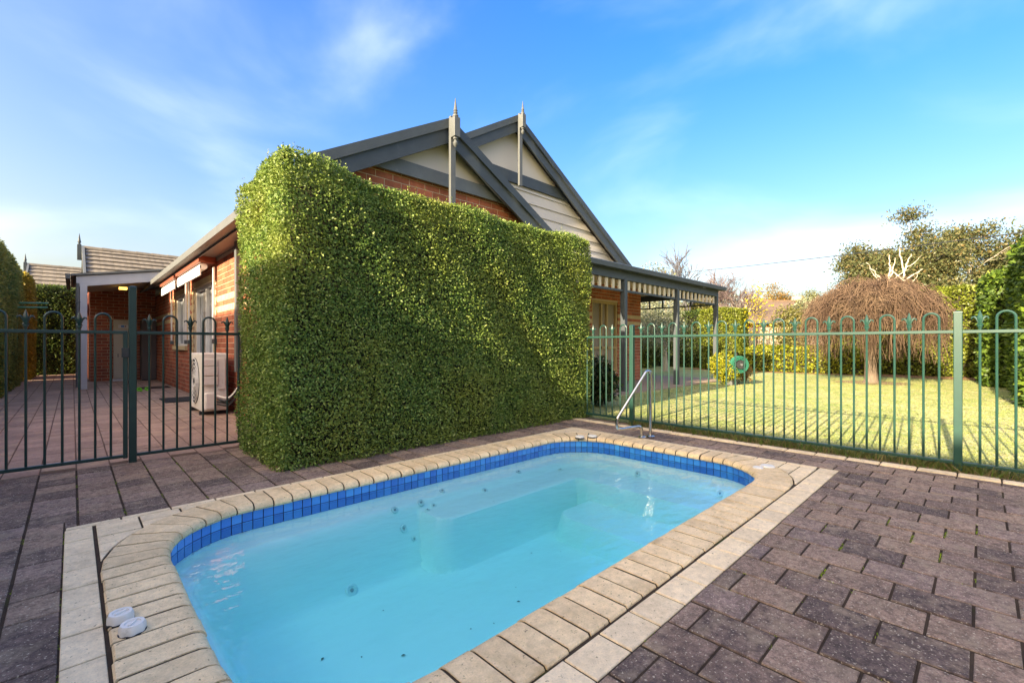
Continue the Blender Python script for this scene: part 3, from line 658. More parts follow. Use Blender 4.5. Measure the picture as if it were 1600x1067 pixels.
valve_cap(4.06, 2.95, 0.2, 'white valve cap on the far corner coping nearer the handrail', 0.045, 0.02)
valve_cap(4.10, 1.23, 0.2, 'flat white cap on the right coping beside the crack', 0.05, 0.012, True)
valve_cap(4.00, 1.27, 0.2, 'smaller flat white cap at the right coping edge', 0.036, 0.010, True)

# ---- handrail
def arc_path(pts, r, n=6):
    pts = [Vector(p) for p in pts]; out = [pts[0]]
    for i in range(1, len(pts) - 1):
        a = (pts[i - 1] - pts[i]).normalized(); b = (pts[i + 1] - pts[i]).normalized(); ang = a.angle(b); rr = r[i] if isinstance(r, dict) and i in r else (r if not isinstance(r, dict) else 0.05)
        tdist = min(rr / math.tan(ang / 2), (pts[i - 1] - pts[i]).length * 0.48, (pts[i + 1] - pts[i]).length * 0.48)
        p0 = pts[i] + a * tdist; p1 = pts[i] + b * tdist
        for k in range(n + 1):
            t = k / n; out.append((1 - t) ** 2 * p0 + 2 * t * (1 - t) * pts[i] + t * t * p1)
    return out + [pts[-1]]
rail = empty('handrail', (4.45, 2.53, 0)); tag(rail, 'bent stainless steel handrail standing at the far corner of the pool', 'handrail')
A = (4.505, 2.505); Bq = (4.40, 2.545)
pts = [(A[0], A[1], 0.0), (A[0], A[1], 0.71), (4.455, 2.525, 0.72), (4.10, 2.66, 0.235), (4.085, 2.66, 0.115), (4.39, 2.55, 0.130), (Bq[0], Bq[1], 0.0)]
MB().tube(arc_path(pts, {1: 0.035, 2: 0.05, 3: 0.06, 4: 0.05, 5: 0.05}, 7), 0.0165, 12).build('rail_tube', 'steel', rail, smooth=True)
for p in (A, Bq):
    MB().lathe([(0.044, 0.001), (0.044, 0.010), (0.034, 0.018), (0.020, 0.022)], (p[0], p[1], 0.004), 20).build('flange', 'steel', rail, smooth=True)

# ------------------------------------------------------------------ fences
def finial_mesh(mat):
    mb = MB().lathe([(0.011, 0), (0.011, 0.012), (0.016, 0.016), (0.016, 0.024), (0.010, 0.030), (0.013, 0.055), (0.019, 0.075), (0.017, 0.092), (0.010, 0.118), (0.002, 0.145)], n=8)
    for s in (-1, 1):
        path = [(s * 0.006, 0, 0.045), (s * 0.016, 0, 0.078), (s * 0.030, 0, 0.096), (s * 0.043, 0, 0.092), (s * 0.047, 0, 0.078)]
        mb.tube(path, [0.007, 0.0085, 0.008, 0.006, 0.003], 6); mb.tube([(s * 0.005, 0, 0.045), (s * 0.017, 0, 0.030), (s * 0.022, 0, 0.036)], [0.006, 0.005, 0.002], 5)
    return mb.mesh('finial', mat, True)
def hoop_mesh(w, mat, z0, z1):
    r = w / 2; path = [(-r, 0, z0)] + [(-r * math.cos(a), 0, z1 - r + r * math.sin(a)) for a in np.linspace(0, math.pi, 13)] + [(r, 0, z0)]
    return MB().tube(path, 0.0085, 8).mesh('hoop', mat, True)
def fence(name, label, cat, origin, axis, mat, items, posts, rails, stiles=(), group=None):
    """axis 'x' or 'y': items are (kind, position) along it; rails (from, to); posts (position, top)"""
    t = empty(name, (origin[0], origin[1], 0), 0 if axis == 'x' else R(90)); tag(t, label, cat, group)
    f = 1
    TOP, BOT = 1.105, 0.062
    pm = MB().lathe([(0.0085, 0.062), (0.0085, 1.13)], n=8).mesh('picket', mat, True); hm = None; fm = finial_mesh(mat)
    for kind, p in items:
        if kind == 'f': link('picket', pm, t, (p, 0, 0)); link('finial', fm, t, (p, 0, 1.125))
        elif kind == 'p': link('picket', pm, t, (p, 0, 0))
        else:
            a, b = p
            link('hoop_bar', hoop_mesh(b - a, mat, 0.062, 1.258), t, ((a + b) / 2, 0, 0))
    for a, b in rails:
        for z in (TOP, BOT): o = MB().box(a, b, -0.0175, 0.0175, z - 0.0125, z + 0.0125).build('rail', mat, None, bevel=0.003); o.parent = t
    for a, zz in stiles: o = MB().box(a - 0.0155, a + 0.0155, -0.015, 0.015, BOT - 0.02, TOP + 0.0135).build('stile', mat, None, bevel=0.003); o.parent = t
    for p, top in posts:
        o = MB().box(p - 0.026, p + 0.026, -0.026, 0.026, -0.10, top - 0.012).build('post', mat, None, bevel=0.004); o.parent = t
        c = MB().lathe([(0.039, 0), (0.036, 0.008), (0.022, 0.014), (0.002, 0.017)], n=4).build('post_cap', mat); c.parent = o; c.location = (p, 0, top - 0.012); c.rotation_euler = (0, 0, R(45))
    return t
def run(start, count, pitch, first):               # finial, hoop pair, finial, hoop pair ...
    out, p, k = [], start, first
    for _ in range(count):
        if k == 'f': out.append(('f', p)); p += pitch; k = 'h'
        else: out.append(('h', (p, p + pitch))); p += 2 * pitch; k = 'f'
    return out
FYL = 5.05
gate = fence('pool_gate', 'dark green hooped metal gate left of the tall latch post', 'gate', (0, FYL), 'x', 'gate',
             [('h', (-0.455, -0.355)), ('f', -0.255), ('h', (-0.155, -0.058)), ('f', 0.040), ('h', (0.134, 0.230)), ('f', -0.555), ('h', (-0.755, -0.655)), ('f', -0.85)],
             [], [(-0.93, 0.325)], [(0.322, 0), (-0.935, 0)])
for o in [MB().box(0.296, 0.346, -0.034, -0.016, 0.895, 0.975).build('latch', 'dark_plastic', None, bevel=0.003)]: o.parent = gate
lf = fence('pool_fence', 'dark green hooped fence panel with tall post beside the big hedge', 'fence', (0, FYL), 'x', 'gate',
           [('f', 0.483), ('h', (0.580, 0.678)), ('f', 0.778), ('h', (0.875, 0.972)), ('f', 1.070), ('p', 1.168), ('p', 1.265)], [(0.370, 1.50), (1.36, 1.25)], [(0.385, 1.36)])
FXR = 5.08
# the right fence runs along Y: local x = world y
rf = fence('pool_fence', 'long green hooped fence between the pool paving and the lawn', 'fence', (FXR, 0), 'y', 'fence',
           [('f', 2.952), ('h', (2.770, 2.860)), ('f', 2.675), ('h', (2.490, 2.585)), ('f', 2.400), ('h', (2.210, 2.308)), ('f', 2.118), ('h', (1.928, 2.025)), ('f', 1.835), ('h', (1.648, 1.743)),
            ('f', 1.558), ('h', (1.372, 1.468)), ('f', 1.280), ('h', (1.092, 1.188)), ('f', 1.000), ('h', (0.812, 0.908)), ('f', 0.720), ('h', (0.530, 0.627)), ('f', 0.435), ('h', (0.250, 0.345)),
            ('f', 0.018), ('h', (-0.170, -0.072)), ('f', -0.265), ('h', (-0.46, -0.36)), ('f', -0.555), ('h', (-0.75, -0.65)), ('f', -0.85), ('h', (-1.05, -0.95)),
            ('h', (3.160, 3.252)), ('f', 3.372), ('h', (3.465, 3.560)), ('f', 3.675), ('p', 3.775), ('p', 3.87)],
           [(3.08, 1.25), (0.14, 1.268), (-1.15, 1.268), (3.97, 1.25)], [(0.15, 3.06), (3.10, 3.95), (-1.13, 0.13)])

# ------------------------------------------------------------------ foliage builders
def rbox_points(c, b, r, faces, dens):
    """points and normals on a rounded box with centre c and half sizes b; faces from 'xXyYZ'"""
    P, Nn = [], []
    for f in faces:
        ax = 'xyz'.index(f.lower()); sgn = 1 if f.isupper() else -1; o = [i for i in range(3) if i != ax]
        n = int(4 * b[o[0]] * b[o[1]] * dens); p = np.zeros((n, 3)); p[:, ax] = sgn * b[ax]
        for i in o: p[:, i] = rng.uniform(-b[i], b[i], n)
        q = np.clip(p, -(b - r), b - r); d = p - q; nn = nrm(d); P.append(q + nn * r); Nn.append(nn)
    return np.concatenate(P) + c, np.concatenate(Nn)
def wob(P, amp, fr, ph=0.0):
    return amp * (np.sin(P[:, 0] * fr + P[:, 2] * fr * 0.7 + ph) * np.cos(P[:, 1] * fr * 0.9 - P[:, 2] * fr * 0.5 + ph * 2) * 0.6 + 0.4 * np.sin(P[:, 0] * fr * 2.3 - P[:, 1] * fr * 2.1 + P[:, 2] * fr * 1.9 + ph))
def hedge(name, label, x0, x1, y0, y1, h, mat, faces='xXyYZ', dens=3000, size=0.03, r=0.15, depth=0.05, amp=0.04, fr=3.0, shoots=0, group=None, core_in=0.10, z0=None, hfun=None, aspect=0.55):
    t = empty(name, ((x0 + x1) / 2, (y0 + y1) / 2, 0)); tag(t, label, 'hedge', group); z0 = -r * 0.9 if z0 is None else z0
    c = np.array([(x0 + x1) / 2, (y0 + y1) / 2, (h + z0) / 2]); b = np.array([(x1 - x0) / 2, (y1 - y0) / 2, (h - z0) / 2])
    P, N = rbox_points(c, b, r, faces, dens); n = len(P)
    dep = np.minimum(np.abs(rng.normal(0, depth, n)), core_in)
    P2 = P + N * (wob(P, amp, fr, x0)[:, None]) - N * dep[:, None] + rng.normal(0, 0.006, (n, 3))
    if hfun is not None: P2[:, 2] *= hfun(P2[:, 0], P2[:, 1])
    kp = P2[:, 2] > 0.004; P2, N, dep = P2[kp], N[kp], dep[kp]; n = len(P2)
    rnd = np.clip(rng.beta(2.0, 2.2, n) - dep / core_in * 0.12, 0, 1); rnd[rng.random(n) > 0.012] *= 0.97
    V = leaf_quads(P2, N, size, aspect=aspect)
    if shoots:
        ns = shoots; k = rng.choice(np.where(N[:, 2] > 0.55)[0], ns); SP, SN = [], []
        for i in k:
            L = rng.uniform(0.03, 0.12); m = 9; tt = np.linspace(0, 1, m)[:, None]; d = nrm(np.array([[rng.normal(0, .25), rng.normal(0, .25), 1.0]]))
            SP.append(P2[i] + d * L * tt + rng.normal(0, .004, (m, 3))); SN.append(np.repeat(d, m, 0))
        SP = np.concatenate(SP); SN = np.concatenate(SN); V = np.concatenate([V, leaf_quads(SP, SN, size * 0.75)]); rnd = np.concatenate([rnd, rng.uniform(0.5, 0.96, len(SP))])
    o = link('foliage', quads('foliage', V, rnd, mat)); rel(t, o); tag(o, kind='stuff')
    # woody inside, just under the leaves
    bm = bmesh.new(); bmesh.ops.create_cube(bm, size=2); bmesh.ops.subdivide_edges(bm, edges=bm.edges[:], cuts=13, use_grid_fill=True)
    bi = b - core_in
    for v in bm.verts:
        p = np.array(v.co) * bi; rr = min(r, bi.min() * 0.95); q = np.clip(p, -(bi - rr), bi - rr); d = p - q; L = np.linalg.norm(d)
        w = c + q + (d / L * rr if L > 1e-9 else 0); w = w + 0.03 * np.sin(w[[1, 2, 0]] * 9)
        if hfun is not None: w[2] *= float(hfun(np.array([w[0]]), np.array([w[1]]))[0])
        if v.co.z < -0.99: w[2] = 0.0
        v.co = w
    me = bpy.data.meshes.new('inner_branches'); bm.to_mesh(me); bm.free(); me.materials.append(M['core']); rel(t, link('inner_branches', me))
    return t
# the big clipped hedge against the gable wall
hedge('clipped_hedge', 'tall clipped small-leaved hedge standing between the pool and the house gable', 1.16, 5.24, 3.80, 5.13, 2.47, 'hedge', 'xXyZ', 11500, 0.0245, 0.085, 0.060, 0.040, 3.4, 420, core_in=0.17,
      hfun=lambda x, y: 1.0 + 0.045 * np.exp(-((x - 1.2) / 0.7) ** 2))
# hedge along the left boundary, golden piece, far end
hedge('boundary_hedge', 'tall green and bronze boundary hedge at the left edge behind the gate', -2.0, -0.98, 9.6, 18.6, 3.12, 'left_hedge', 'xXyZ', 1500, 0.055, 0.25, 0.06, 0.07, 1.6, 160)
hedge('golden_hedge', 'golden yellow hedge between the green boundary hedge and the dark end hedge', -1.9, -0.86, 18.8, 21.2, 3.08, 'gold_hedge', 'xXyZ', 1800, 0.055, 0.22, 0.06, 0.05, 2.2, 40)
hedge('end_hedge', 'dark hedge with bright top closing the side patio', -1.8, 0.34, 21.6, 22.8, 2.98, 'dark_hedge', 'xyZ', 2000, 0.055, 0.15, 0.07, 0.05, 2.2, 50)

# ------------------------------------------------------------------ house
house = empty('brick_house', (6.7, 11.0, 0)); tag(house, 'red brick house with two charcoal gables, finials and a verandah', 'house')
WX = 1.75; GY1 = 5.25; GY2 = 6.70; WXR = 11.5
brick_count = [0]
def brick_wall(name, origin, u, ulen, h, nrmv, holes=(), top=None, limit=0, cream=(), course0=0.0, prio=None, thick=0.11, u_vis=None):
    """origin: lower corner of the face; u: unit direction along the wall; nrmv: outward normal; holes: (u0,u1,z0,z1); top(u) cuts a gable"""
    o3 = Vector(origin); u = Vector(u); nv = Vector(nrmv)
    us = sorted({0.0, ulen, *[q for hh in holes for q in hh[:2]]}); mb = MB()
    if top is None:
        for a, b in zip(us[:-1], us[1:]):
            zs = [(0.0, h)]
            for hh in holes:
                if a >= hh[0] - 1e-6 and b <= hh[1] + 1e-6:
                    nz = []
                    for z0, z1 in zs:
                        if hh[2] > z0: nz.append((z0, min(z1, hh[2])))
                        if hh[3] < z1: nz.append((max(z0, hh[3]), z1))
                    zs = nz
            for z0, z1 in zs:
                if z1 - z0 > 0.002:
                    q = [o3 + u * a + Vector((0, 0, z0)), o3 + u * b + Vector((0, 0, z0)), o3 + u * b + Vector((0, 0, z1)), o3 + u * a + Vector((0, 0, z1))]
                    mb.prism(q, -nv * thick)
    else:
        pk = [(0, 0), (ulen, 0)] + [(q, top(q)) for q in sorted({ulen, 0.0, *top.knots}, reverse=True)]
        mb.prism([o3 + u * a + Vector((0, 0, z)) for a, z in pk], -nv * thick)
    wall = mb.build(name, 'mortar', house)
    pieces = []; cutp = []; k = 0; z = course0
    while z < (h if top is None else top.peak):
        z0, z1 = z + 0.005, z + 0.081; a = -0.12 if k % 2 else 0.0
        if z0 >= 0:
            while a < ulen:
                iv = [(max(a + 0.005, 0.0), min(a + 0.235, ulen))]
                for hh in holes:
                    if hh[2] < z1 - 0.01 and hh[3] > z0 + 0.01:
                        nv2 = []
                        for s, e in iv:
                            if e <= hh[0] or s >= hh[1]: nv2.append((s, e))
                            else:
                                if s < hh[0]: nv2.append((s, hh[0]))
                                if e > hh[1]: nv2.append((hh[1], e))
                        iv = nv2
                for s, e in iv:
                    if e - s < 0.03: continue
                    if top is not None and (top(s) < z1 or top(e) < z1):
                        pl = [(s, z0), (e, z0)]; sm = [e + (s - e) * q / 12 for q in range(13)]; pl += [(q, min(z1, top(q))) for q in sm]
                        if min(p[1] for p in pl[2:]) > z0 + 0.004: cutp.append(pl)
                        else:
                            up_ = [(q, zz) for q, zz in pl[2:] if zz > z0 + 0.004]
                            if len(up_) > 2: cutp.append([(min(q for q, _ in up_), z0), (max(q for q, _ in up_), z0)] + up_)
                        continue
                    if top is None and z1 > h: continue
                    cr = any(c0 <= z + 0.043 < c1 for c0, c1 in cream)
                    pieces.append((s, e, z0, z1, cr))
                a += 0.24
        z += 0.086; k += 1
    def score(p):
        q = o3 + u * (p[0] + p[1]) / 2 + Vector((0, 0, (p[2] + p[3]) / 2))
        if u_vis and not u_vis((p[0] + p[1]) / 2, p[2]): return -1
        return proj_size(q, 0.076)
    pieces = sorted([(score(p), p) for p in pieces], key=lambda t: -t[0]); rest = {False: MB(), True: MB()}
    rot = math.atan2(u.y, u.x)
    for i, (sc, (s, e, z0, z1, cr)) in enumerate(pieces):
        pr = 0.004 + random.uniform(-.0012, .0012)
        if i < limit and sc > 0:
            key = ('b', round(e - s, 2), cr)
            if key not in PM:
                l = round(e - s, 2) / 2; PM[key] = MB().box(-l, l, -0.02, 0.0, 0, 0.076).mesh('brick', 'cream_brick' if cr else 'brick')
            p = o3 + u * (s + e) / 2 + nv * pr + Vector((0, 0, z0))
            flip = 0 if (Matrix.Rotation(rot, 3, 'Z') @ Vector((0, 1, 0))).dot(nv) > 0 else math.pi
            ob = link('brick', PM[key]); ob.matrix_basis = Matrix.Translation(p) @ Matrix.Rotation(rot + flip, 4, 'Z'); rel_sub(wall, ob); brick_count[0] += 1
        else:
            q = [o3 + u * s + nv * pr + Vector((0, 0, z0)), o3 + u * e + nv * pr + Vector((0, 0, z0)), o3 + u * e + nv * pr + Vector((0, 0, z1)), o3 + u * s + nv * pr + Vector((0, 0, z1))]
            rest[cr].prism(q, -nv * (pr + 0.01), random.random() + 1e-3)
    for pl in cutp: rest[False].prism([o3 + u * a_ + nv * 0.004 + Vector((0, 0, b_)) for a_, b_ in pl], -nv * 0.014, random.random() + 1e-3)
    for cr in (False, True):
        if rest[cr].v: ob = rest[cr].build('bricks', 'cream_brick' if cr else 'brick'); rel_sub(wall, ob); tag(ob, kind='stuff')
    return wall
def rel_sub(part, o):                  # sub-part of a part that was itself shifted under the house
    o.parent = part; o.matrix_parent_inverse = (Matrix.Translation(-Vector(house.location)) ).inverted() @ Matrix.Translation(-Vector(house.location)) if False else Matrix.Identity(4)
    return o
def hp(mb, name, mat, bevel=0.0, smooth=False): return mb.build(name, mat, house, smooth, bevel)
class Gable:
    def __init__(s, l, r, zl, apex_u, apex_z, zr): s.k = [(l, zl), (apex_u, apex_z), (r, zr)]; s.knots = [apex_u]; s.peak = apex_z
    def __call__(s, q):
        k = s.k
        if q <= k[1][0]: return k[0][1] + (k[1][1] - k[0][1]) * (q - k[0][0]) / (k[1][0] - k[0][0])
        return k[1][1] + (k[2][1] - k[1][1]) * (q - k[1][0]) / (k[2][0] - k[1][0])
SL1, SL2 = 0.556, 0.598
A1X, A1Z = 3.69, 4.035; A2X, A2Z = 6.43, 5.565
def roof1(x): return A1Z - SL1 * abs(x - A1X)
def roof2(x): return A2Z - SL2 * abs(x - A2X)
# left side wall with a sliding door, a window and cream brick jambs
D0, D1, W0, W1 = 9.20, 11.00, 11.72, 13.30
brick_wall('side_wall', (WX, GY1, 0), (0, 1, 0), 11.65, 2.46, (-1, 0, 0), holes=[(D0 - GY1, D1 - GY1, 0.04, 2.12), (W0 - GY1, W1 - GY1, 0.98, 2.12)], limit=150,
           cream=[(1.70, 1.80), (1.53, 1.63)], u_vis=lambda q, z: 2.0 < q < 8)
t1 = Gable(0, 4.38, roof1(WX) - 0.16, A1X - WX, A1Z - 0.16, roof1(6.13) - 0.16)
COLLAR1 = 3.21
def top1(q): return min(t1(q), COLLAR1)
top1.knots = [A1X - WX - (A1Z - 0.16 - COLLAR1) / SL1, A1X - WX + (A1Z - 0.16 - COLLAR1) / SL1]; top1.peak = COLLAR1
brick_wall('gable_wall', (WX, GY1, 0), (1, 0, 0), 4.38, 2.7, (0, -1, 0), top=top1, limit=110, u_vis=lambda q, z: 0.2 < q and z > 2.3)
brick_wall('wing_wall', (6.13, GY1 + 0.11, 0), (0, 1, 0), 1.34, 2.74, (1, 0, 0))
# verandah wall with a timber window
VW = [(6.9, 8.35), (9.2, 10.35)]
brick_wall('verandah_wall', (6.13, GY2, 0), (1, 0, 0), WXR - 6.13, 2.74, (0, -1, 0), holes=[(a - 6.13, b - 6.13, 0.28, 2.12) for a, b in VW], limit=60, cream=[(1.70, 1.80), (1.53, 1.63)], u_vis=lambda q, z: q > 4.3)
brick_wall('far_side_wall', (WXR, GY2 + 0.11, 0), (0, 1, 0), 10, 2.74, (1, 0, 0))
hp(MB().box(2.0, 11.3, 16.4, 16.6, 0, 2.7), 'inner_back_wall', 'mortar')
# rear wing (behind the lean-to porch)
RWY = 16.90
brick_wall('rear_wing_wall', (0.34, RWY, 0), (1, 0, 0), WX - 0.34, 2.75, (0, -1, 0), limit=40)
brick_wall('rear_wing_end_wall', (0.34, RWY + 0.11, 0), (0, 1, 0), 5.2, 2.6, (-1, 0, 0))
# roofs
def slab_roof(pts, name, mat, th=0.07): return hp(MB().prism(pts, (0, 0, -th)), name, mat)
EV = 1.40
slab_roof([(1.72, 5.06, roof1(1.72)), (A1X, 5.06, A1Z), (A1X, 6.5, A1Z), (1.72, 6.5, roof1(1.72))], 'roof_slope', 'tile_roof')
vy = lambda x: 6.5 + 0.0
slab_roof([(A1X, 5.06, A1Z), (6.45, 5.06, roof1(6.45)), (6.45, 6.5, roof1(6.45)), (A1X, 6.5, A1Z)], 'roof_slope', 'tile_roof')
slab_roof([(EV, 6.505, roof2(EV)), (A2X, 6.505, A2Z), (A2X, 17, A2Z), (EV, 17, roof2(EV))], 'roof_slope', 'tile_roof')
slab_roof([(A2X, 6.505, A2Z), (11.30, 6.505, roof2(11.30)), (11.30, 17, roof2(11.30)), (A2X, 17, A2Z)], 'roof_slope', 'tile_roof')
for nm, ax, az, rf_, y, xl, xr, lowz in (('a', A1X, A1Z, roof1, 5.06, 1.72, 6.45, 0), ('b', A2X, A2Z, roof2, 6.50, 3.0, 11.30, 0)):
    for s, xe in ((-1, xl), (1, xr)):
        ze = rf_(xe)
        # barge capping on top, barge board below it, a little farther back
        hp(MB().prism([(ax, y - 0.05, az + 0.045), (xe, y - 0.05, ze + 0.045), (xe, y - 0.05, ze - 0.085), (ax, y - 0.05, az - 0.085)], (0, 0.11, 0)), 'barge_capping', 'charcoal')
        hp(MB().prism([(ax, y - 0.012, az - 0.085), (xe, y - 0.012, ze - 0.085), (xe, y - 0.012, ze - 0.285), (ax, y - 0.012, az - 0.285)], (0, 0.045, 0)), 'barge_board', 'charcoal')
# gable infill, collar beams, king posts and turned finials
def finial(parent, x, y, z, s=1.0):
    f = MB().lathe([(0.030 * s, 0), (0.045 * s, 0.012), (0.045 * s, 0.03), (0.022 * s, 0.045), (0.034 * s, 0.062), (0.024 * s, 0.08), (0.033 * s, 0.092), (0.024 * s, 0.11), (0.004 * s, 0.285 * s)], (x, y, z), 12).build('finial_spike', 'grey_paint', None, True)
    f.parent = parent
def king_post(x, y, zb, zap, dep):
    k = hp(MB().box(x - 0.042, x + 0.042, y - 0.10, y - dep, zb, zap), 'king_post', 'grey_paint', 0.004)
    b = MB().box(x - 0.048, x + 0.048, y - 0.195, y - 0.103, zap - 0.30, zap - 0.035).build('finial_block', 'grey_paint', None, bevel=0.006); b.parent = k
    d = MB().lathe([(0.004, -0.13), (0.030, -0.10), (0.036, -0.075), (0.022, -0.05), (0.018, -0.035), (0.034, -0.02), (0.034, 0.0)], (x, y - 0.149, zap - 0.301), 12).build('pendant', 'grey_paint', None, True); d.parent = k
    finial(k, x, y - 0.149, zap - 0.035, 0.92)
def gable_fill(ax, az, sl, y, zc, hc):
    w = (az - 0.16 - zc) / sl
    hp(MB().prism([(ax - w, y, zc - 0.02), (ax + w, y, zc - 0.02), (ax, y, az - 0.16)], (0, 0.02, 0)), 'gable_panel', 'cladding')
    wb, wt_ = (az - 0.15 - zc + hc) / sl, (az - 0.15 - zc) / sl
    hp(MB().prism([(ax - wb, y - 0.045, zc - hc), (ax + wb, y - 0.045, zc - hc), (ax + wt_, y - 0.045, zc), (ax - wt_, y - 0.045, zc)], (0, 0.04, 0)), 'collar_board', 'collar_paint' if ax < 5 else 'charcoal')
gable_fill(A1X, A1Z, SL1, GY1 - 0.03, 3.375, 0.18)
king_post(A1X, 5.06, 2.88, A1Z + 0.04, 0.055)
ZC2 = 4.52
gable_fill(A2X, A2Z, SL2, GY2 - 0.03, ZC2, 0.22)
king_post(A2X, 6.50, 4.17, A2Z + 0.04, 0.055)
hp(MB().prism([(A2X - 4.6, GY2 + 0.03, 2.65), (A2X + 4.6, GY2 + 0.03, 2.65), (A2X, GY2 + 0.03, 5.40)], (0, 0.05, 0)), 'gable_backing', 'cladding')
z = 2.62
while z < ZC2 - 0.20:                                 # weatherboards, each tilted out at its foot
    z1 = min(z + 0.228, ZC2 - 0.20); xa, xb = A2X - (A2Z - 0.2 - z) / SL2, A2X + (A2Z - 0.2 - z) / SL2; xc, xd = A2X - (A2Z - 0.2 - z1) / SL2, A2X + (A2Z - 0.2 - z1) / SL2
    xa, xc = max(xa, 3.2), max(xc, 3.2)
    hp(MB().add([(xa, GY2 - 0.035, z), (xb, GY2 - 0.035, z), (xd, GY2 - 0.006, z1 + 0.02), (xc, GY2 - 0.006, z1 + 0.02), (xa, GY2 + 0.02, z), (xb, GY2 + 0.02, z), (xd, GY2 + 0.02, z1 + 0.02), (xc, GY2 + 0.02, z1 + 0.02)],
                [(0, 1, 2, 3), (4, 0, 3, 7), (1, 5, 6, 2), (5, 4, 7, 6), (0, 4, 5, 1), (3, 2, 6, 7)]), 'weatherboard', 'cladding')
    z += 0.228
# eaves gutter, soffit and fascia on the left side
GZ0 = 2.46; GX0 = EV - 0.04
g = [(GX0, GZ0), (GX0 - 0.005, GZ0 + 0.10), (GX0 + 0.01, GZ0 + 0.115), (GX0 + 0.022, GZ0 + 0.10), (GX0 + 0.03, GZ0 + 0.01), (GX0 + 0.10, GZ0 + 0.01), (GX0 + 0.105, GZ0 + 0.10), (GX0 + 0.115, GZ0 + 0.10), (GX0 + 0.115, GZ0)]
hp(MB().prism([(a, 5.0, b) for a, b in g][::-1], (0, 9.0, 0)), 'gutter', 'gutter_paint')
hp(MB().box(GX0 + 0.117, GX0 + 0.14, 5.1, 14.0, GZ0 - 0.03, GZ0 + 0.14), 'fascia', 'gutter_paint'); hp(MB().box(GX0 + 0.141, WX - 0.008, 5.2, 14.0, GZ0 + 0.0, GZ0 + 0.015), 'soffit', 'gutter_paint')
# verandah
VY = 5.25; VX = 13.07; VZ = 2.57
def verandah_post(x, y): return hp(MB().box(x - 0.055, x + 0.055, y - 0.055, y + 0.055, 0, 2.40), 'verandah_post', 'charcoal', 0.006)
for x in (6.35, 8.34, 10.70, VX): verandah_post(x, VY)
verandah_post(VX, 8.9); verandah_post(VX, 12.5)
hp(MB().box(6.2, VX + 0.05, VY - 0.05, VY + 0.05, 2.36, 2.53), 'verandah_beam', 'charcoal'); hp(MB().box(VX - 0.05, VX + 0.05, VY + 0.055, 13, 2.36, 2.53), 'verandah_beam', 'charcoal')
gp = [(VY - 0.20, 2.53), (VY - 0.21, 2.62), (VY - 0.19, 2.635), (VY - 0.06, 2.635), (VY - 0.06, 2.53)]
hp(MB().prism([(6.2, a, b) for a, b in gp], (VX + 0.25 - 6.2, 0, 0)), 'verandah_gutter', 'charcoal')
gp = [(VX + 0.20, 2.53), (VX + 0.21, 2.62), (VX + 0.19, 2.635), (VX + 0.06, 2.635), (VX + 0.06, 2.53)]
hp(MB().prism([(a, VY - 0.055, b) for a, b in gp], (0, 7.9, 0)), 'verandah_gutter', 'charcoal')
hp(MB().prism([(6.2, VY - 0.055, 2.637), (VX + 0.2, VY - 0.055, 2.637), (VX + 0.2, GY2, 2.75), (6.2, GY2, 2.75)], (0, 0, 0.03)), 'verandah_roof', 'charcoal')
hp(MB().box(WXR + 0.05, VX + 0.15, GY2 + 0.01, 13, 2.66, 2.72), 'verandah_roof', 'charcoal')
hp(MB().box(6.2, VX - 0.06, VY + 0.06, GY2 - 0.01, 2.535, 2.548), 'verandah_ceiling', 'cream_paint'); hp(MB().box(WXR + 0.02, VX - 0.06, GY2 + 0.0, 13, 2.536, 2.549), 'verandah_ceiling', 'cream_paint')
slat = MB().box(-0.043, 0.043, -0.014, 0.014, 0, 0.195).mesh('fret_slat', 'cream_paint')
dark_slat = MB().box(-0.022, 0.022, -0.014, 0.014, 0, 0.195).mesh('fret_slat', 'charcoal')
def fret(a, b, fixed, axis, step=0.222):
    if axis == 'x': hp(MB().box(a, b, fixed - 0.024, fixed + 0.024, 2.115, 2.155), 'fret_rail', 'charcoal')
    else: hp(MB().box(fixed - 0.024, fixed + 0.024, a, b, 2.115, 2.155), 'fret_rail', 'charcoal')
    n = round((b - a) / step); st = (b - a) / n
    for k in range(n):
        p = a + (k + 0.5) * st; o = link('fret_slat', slat if axis == 'x' else dark_slat); o.matrix_basis = Matrix.Translation((p, fixed, 2.16) if axis == 'x' else (fixed, p, 2.16)) @ Matrix.Rotation(0 if axis == 'x' else R(90), 4, 'Z'); rel(house, o)
for a, b in ((6.41, 8.28), (8.40, 10.64), (10.76, VX - 0.06)): fret(a, b, VY, 'x')
fret(VY + 0.06, 8.84, VX, 'y', 0.42)
vf = MB().box(6.14, VX + 0.35, 4.98, GY2, -0.06, 0.03).build('verandah_floor', 'concrete'); tag(vf, kind='structure')
vf = MB().box(WXR + 0.02, VX + 0.35, GY2 + 0.002, 13.2, -0.06, 0.03).build('verandah_floor', 'concrete'); tag(vf, kind='structure')
# windows
def window_y(y, a, b, z0, z1, name, frame_mat, inner, mull=(), glaz=None):       # window in a wall facing -Y
    w = hp(MB().box(a, b, y + 0.085, y + 0.095, z0, z1), name, inner)
    fr = 0.07
    for q in ((a, a + fr, z0, z1), (b - fr, b, z0, z1), (a + fr, b - fr, z1 - fr, z1), (a + fr, b - fr, z0, z0 + fr)) + tuple((m - 0.03, m + 0.03, z0 + fr, z1 - fr) for m in mull) + ((a + fr, b - fr, z0 + 0.62, z0 + 0.68),):
        f = MB().box(q[0], q[1], y + 0.02, y + 0.08, q[2], q[3]).build('frame', frame_mat); rel_sub(w, f)
    g_ = MB().box(a + fr, b - fr, y + 0.0805, y + 0.0845, z0 + fr, z1 - fr).build('pane', 'curtain'); rel_sub(w, g_)
    return w
for a, b in VW: window_y(GY2, a, b, 0.28, 2.12, 'timber_window', 'timber_frame', 'glass', (a + 0.45, b - 0.45))
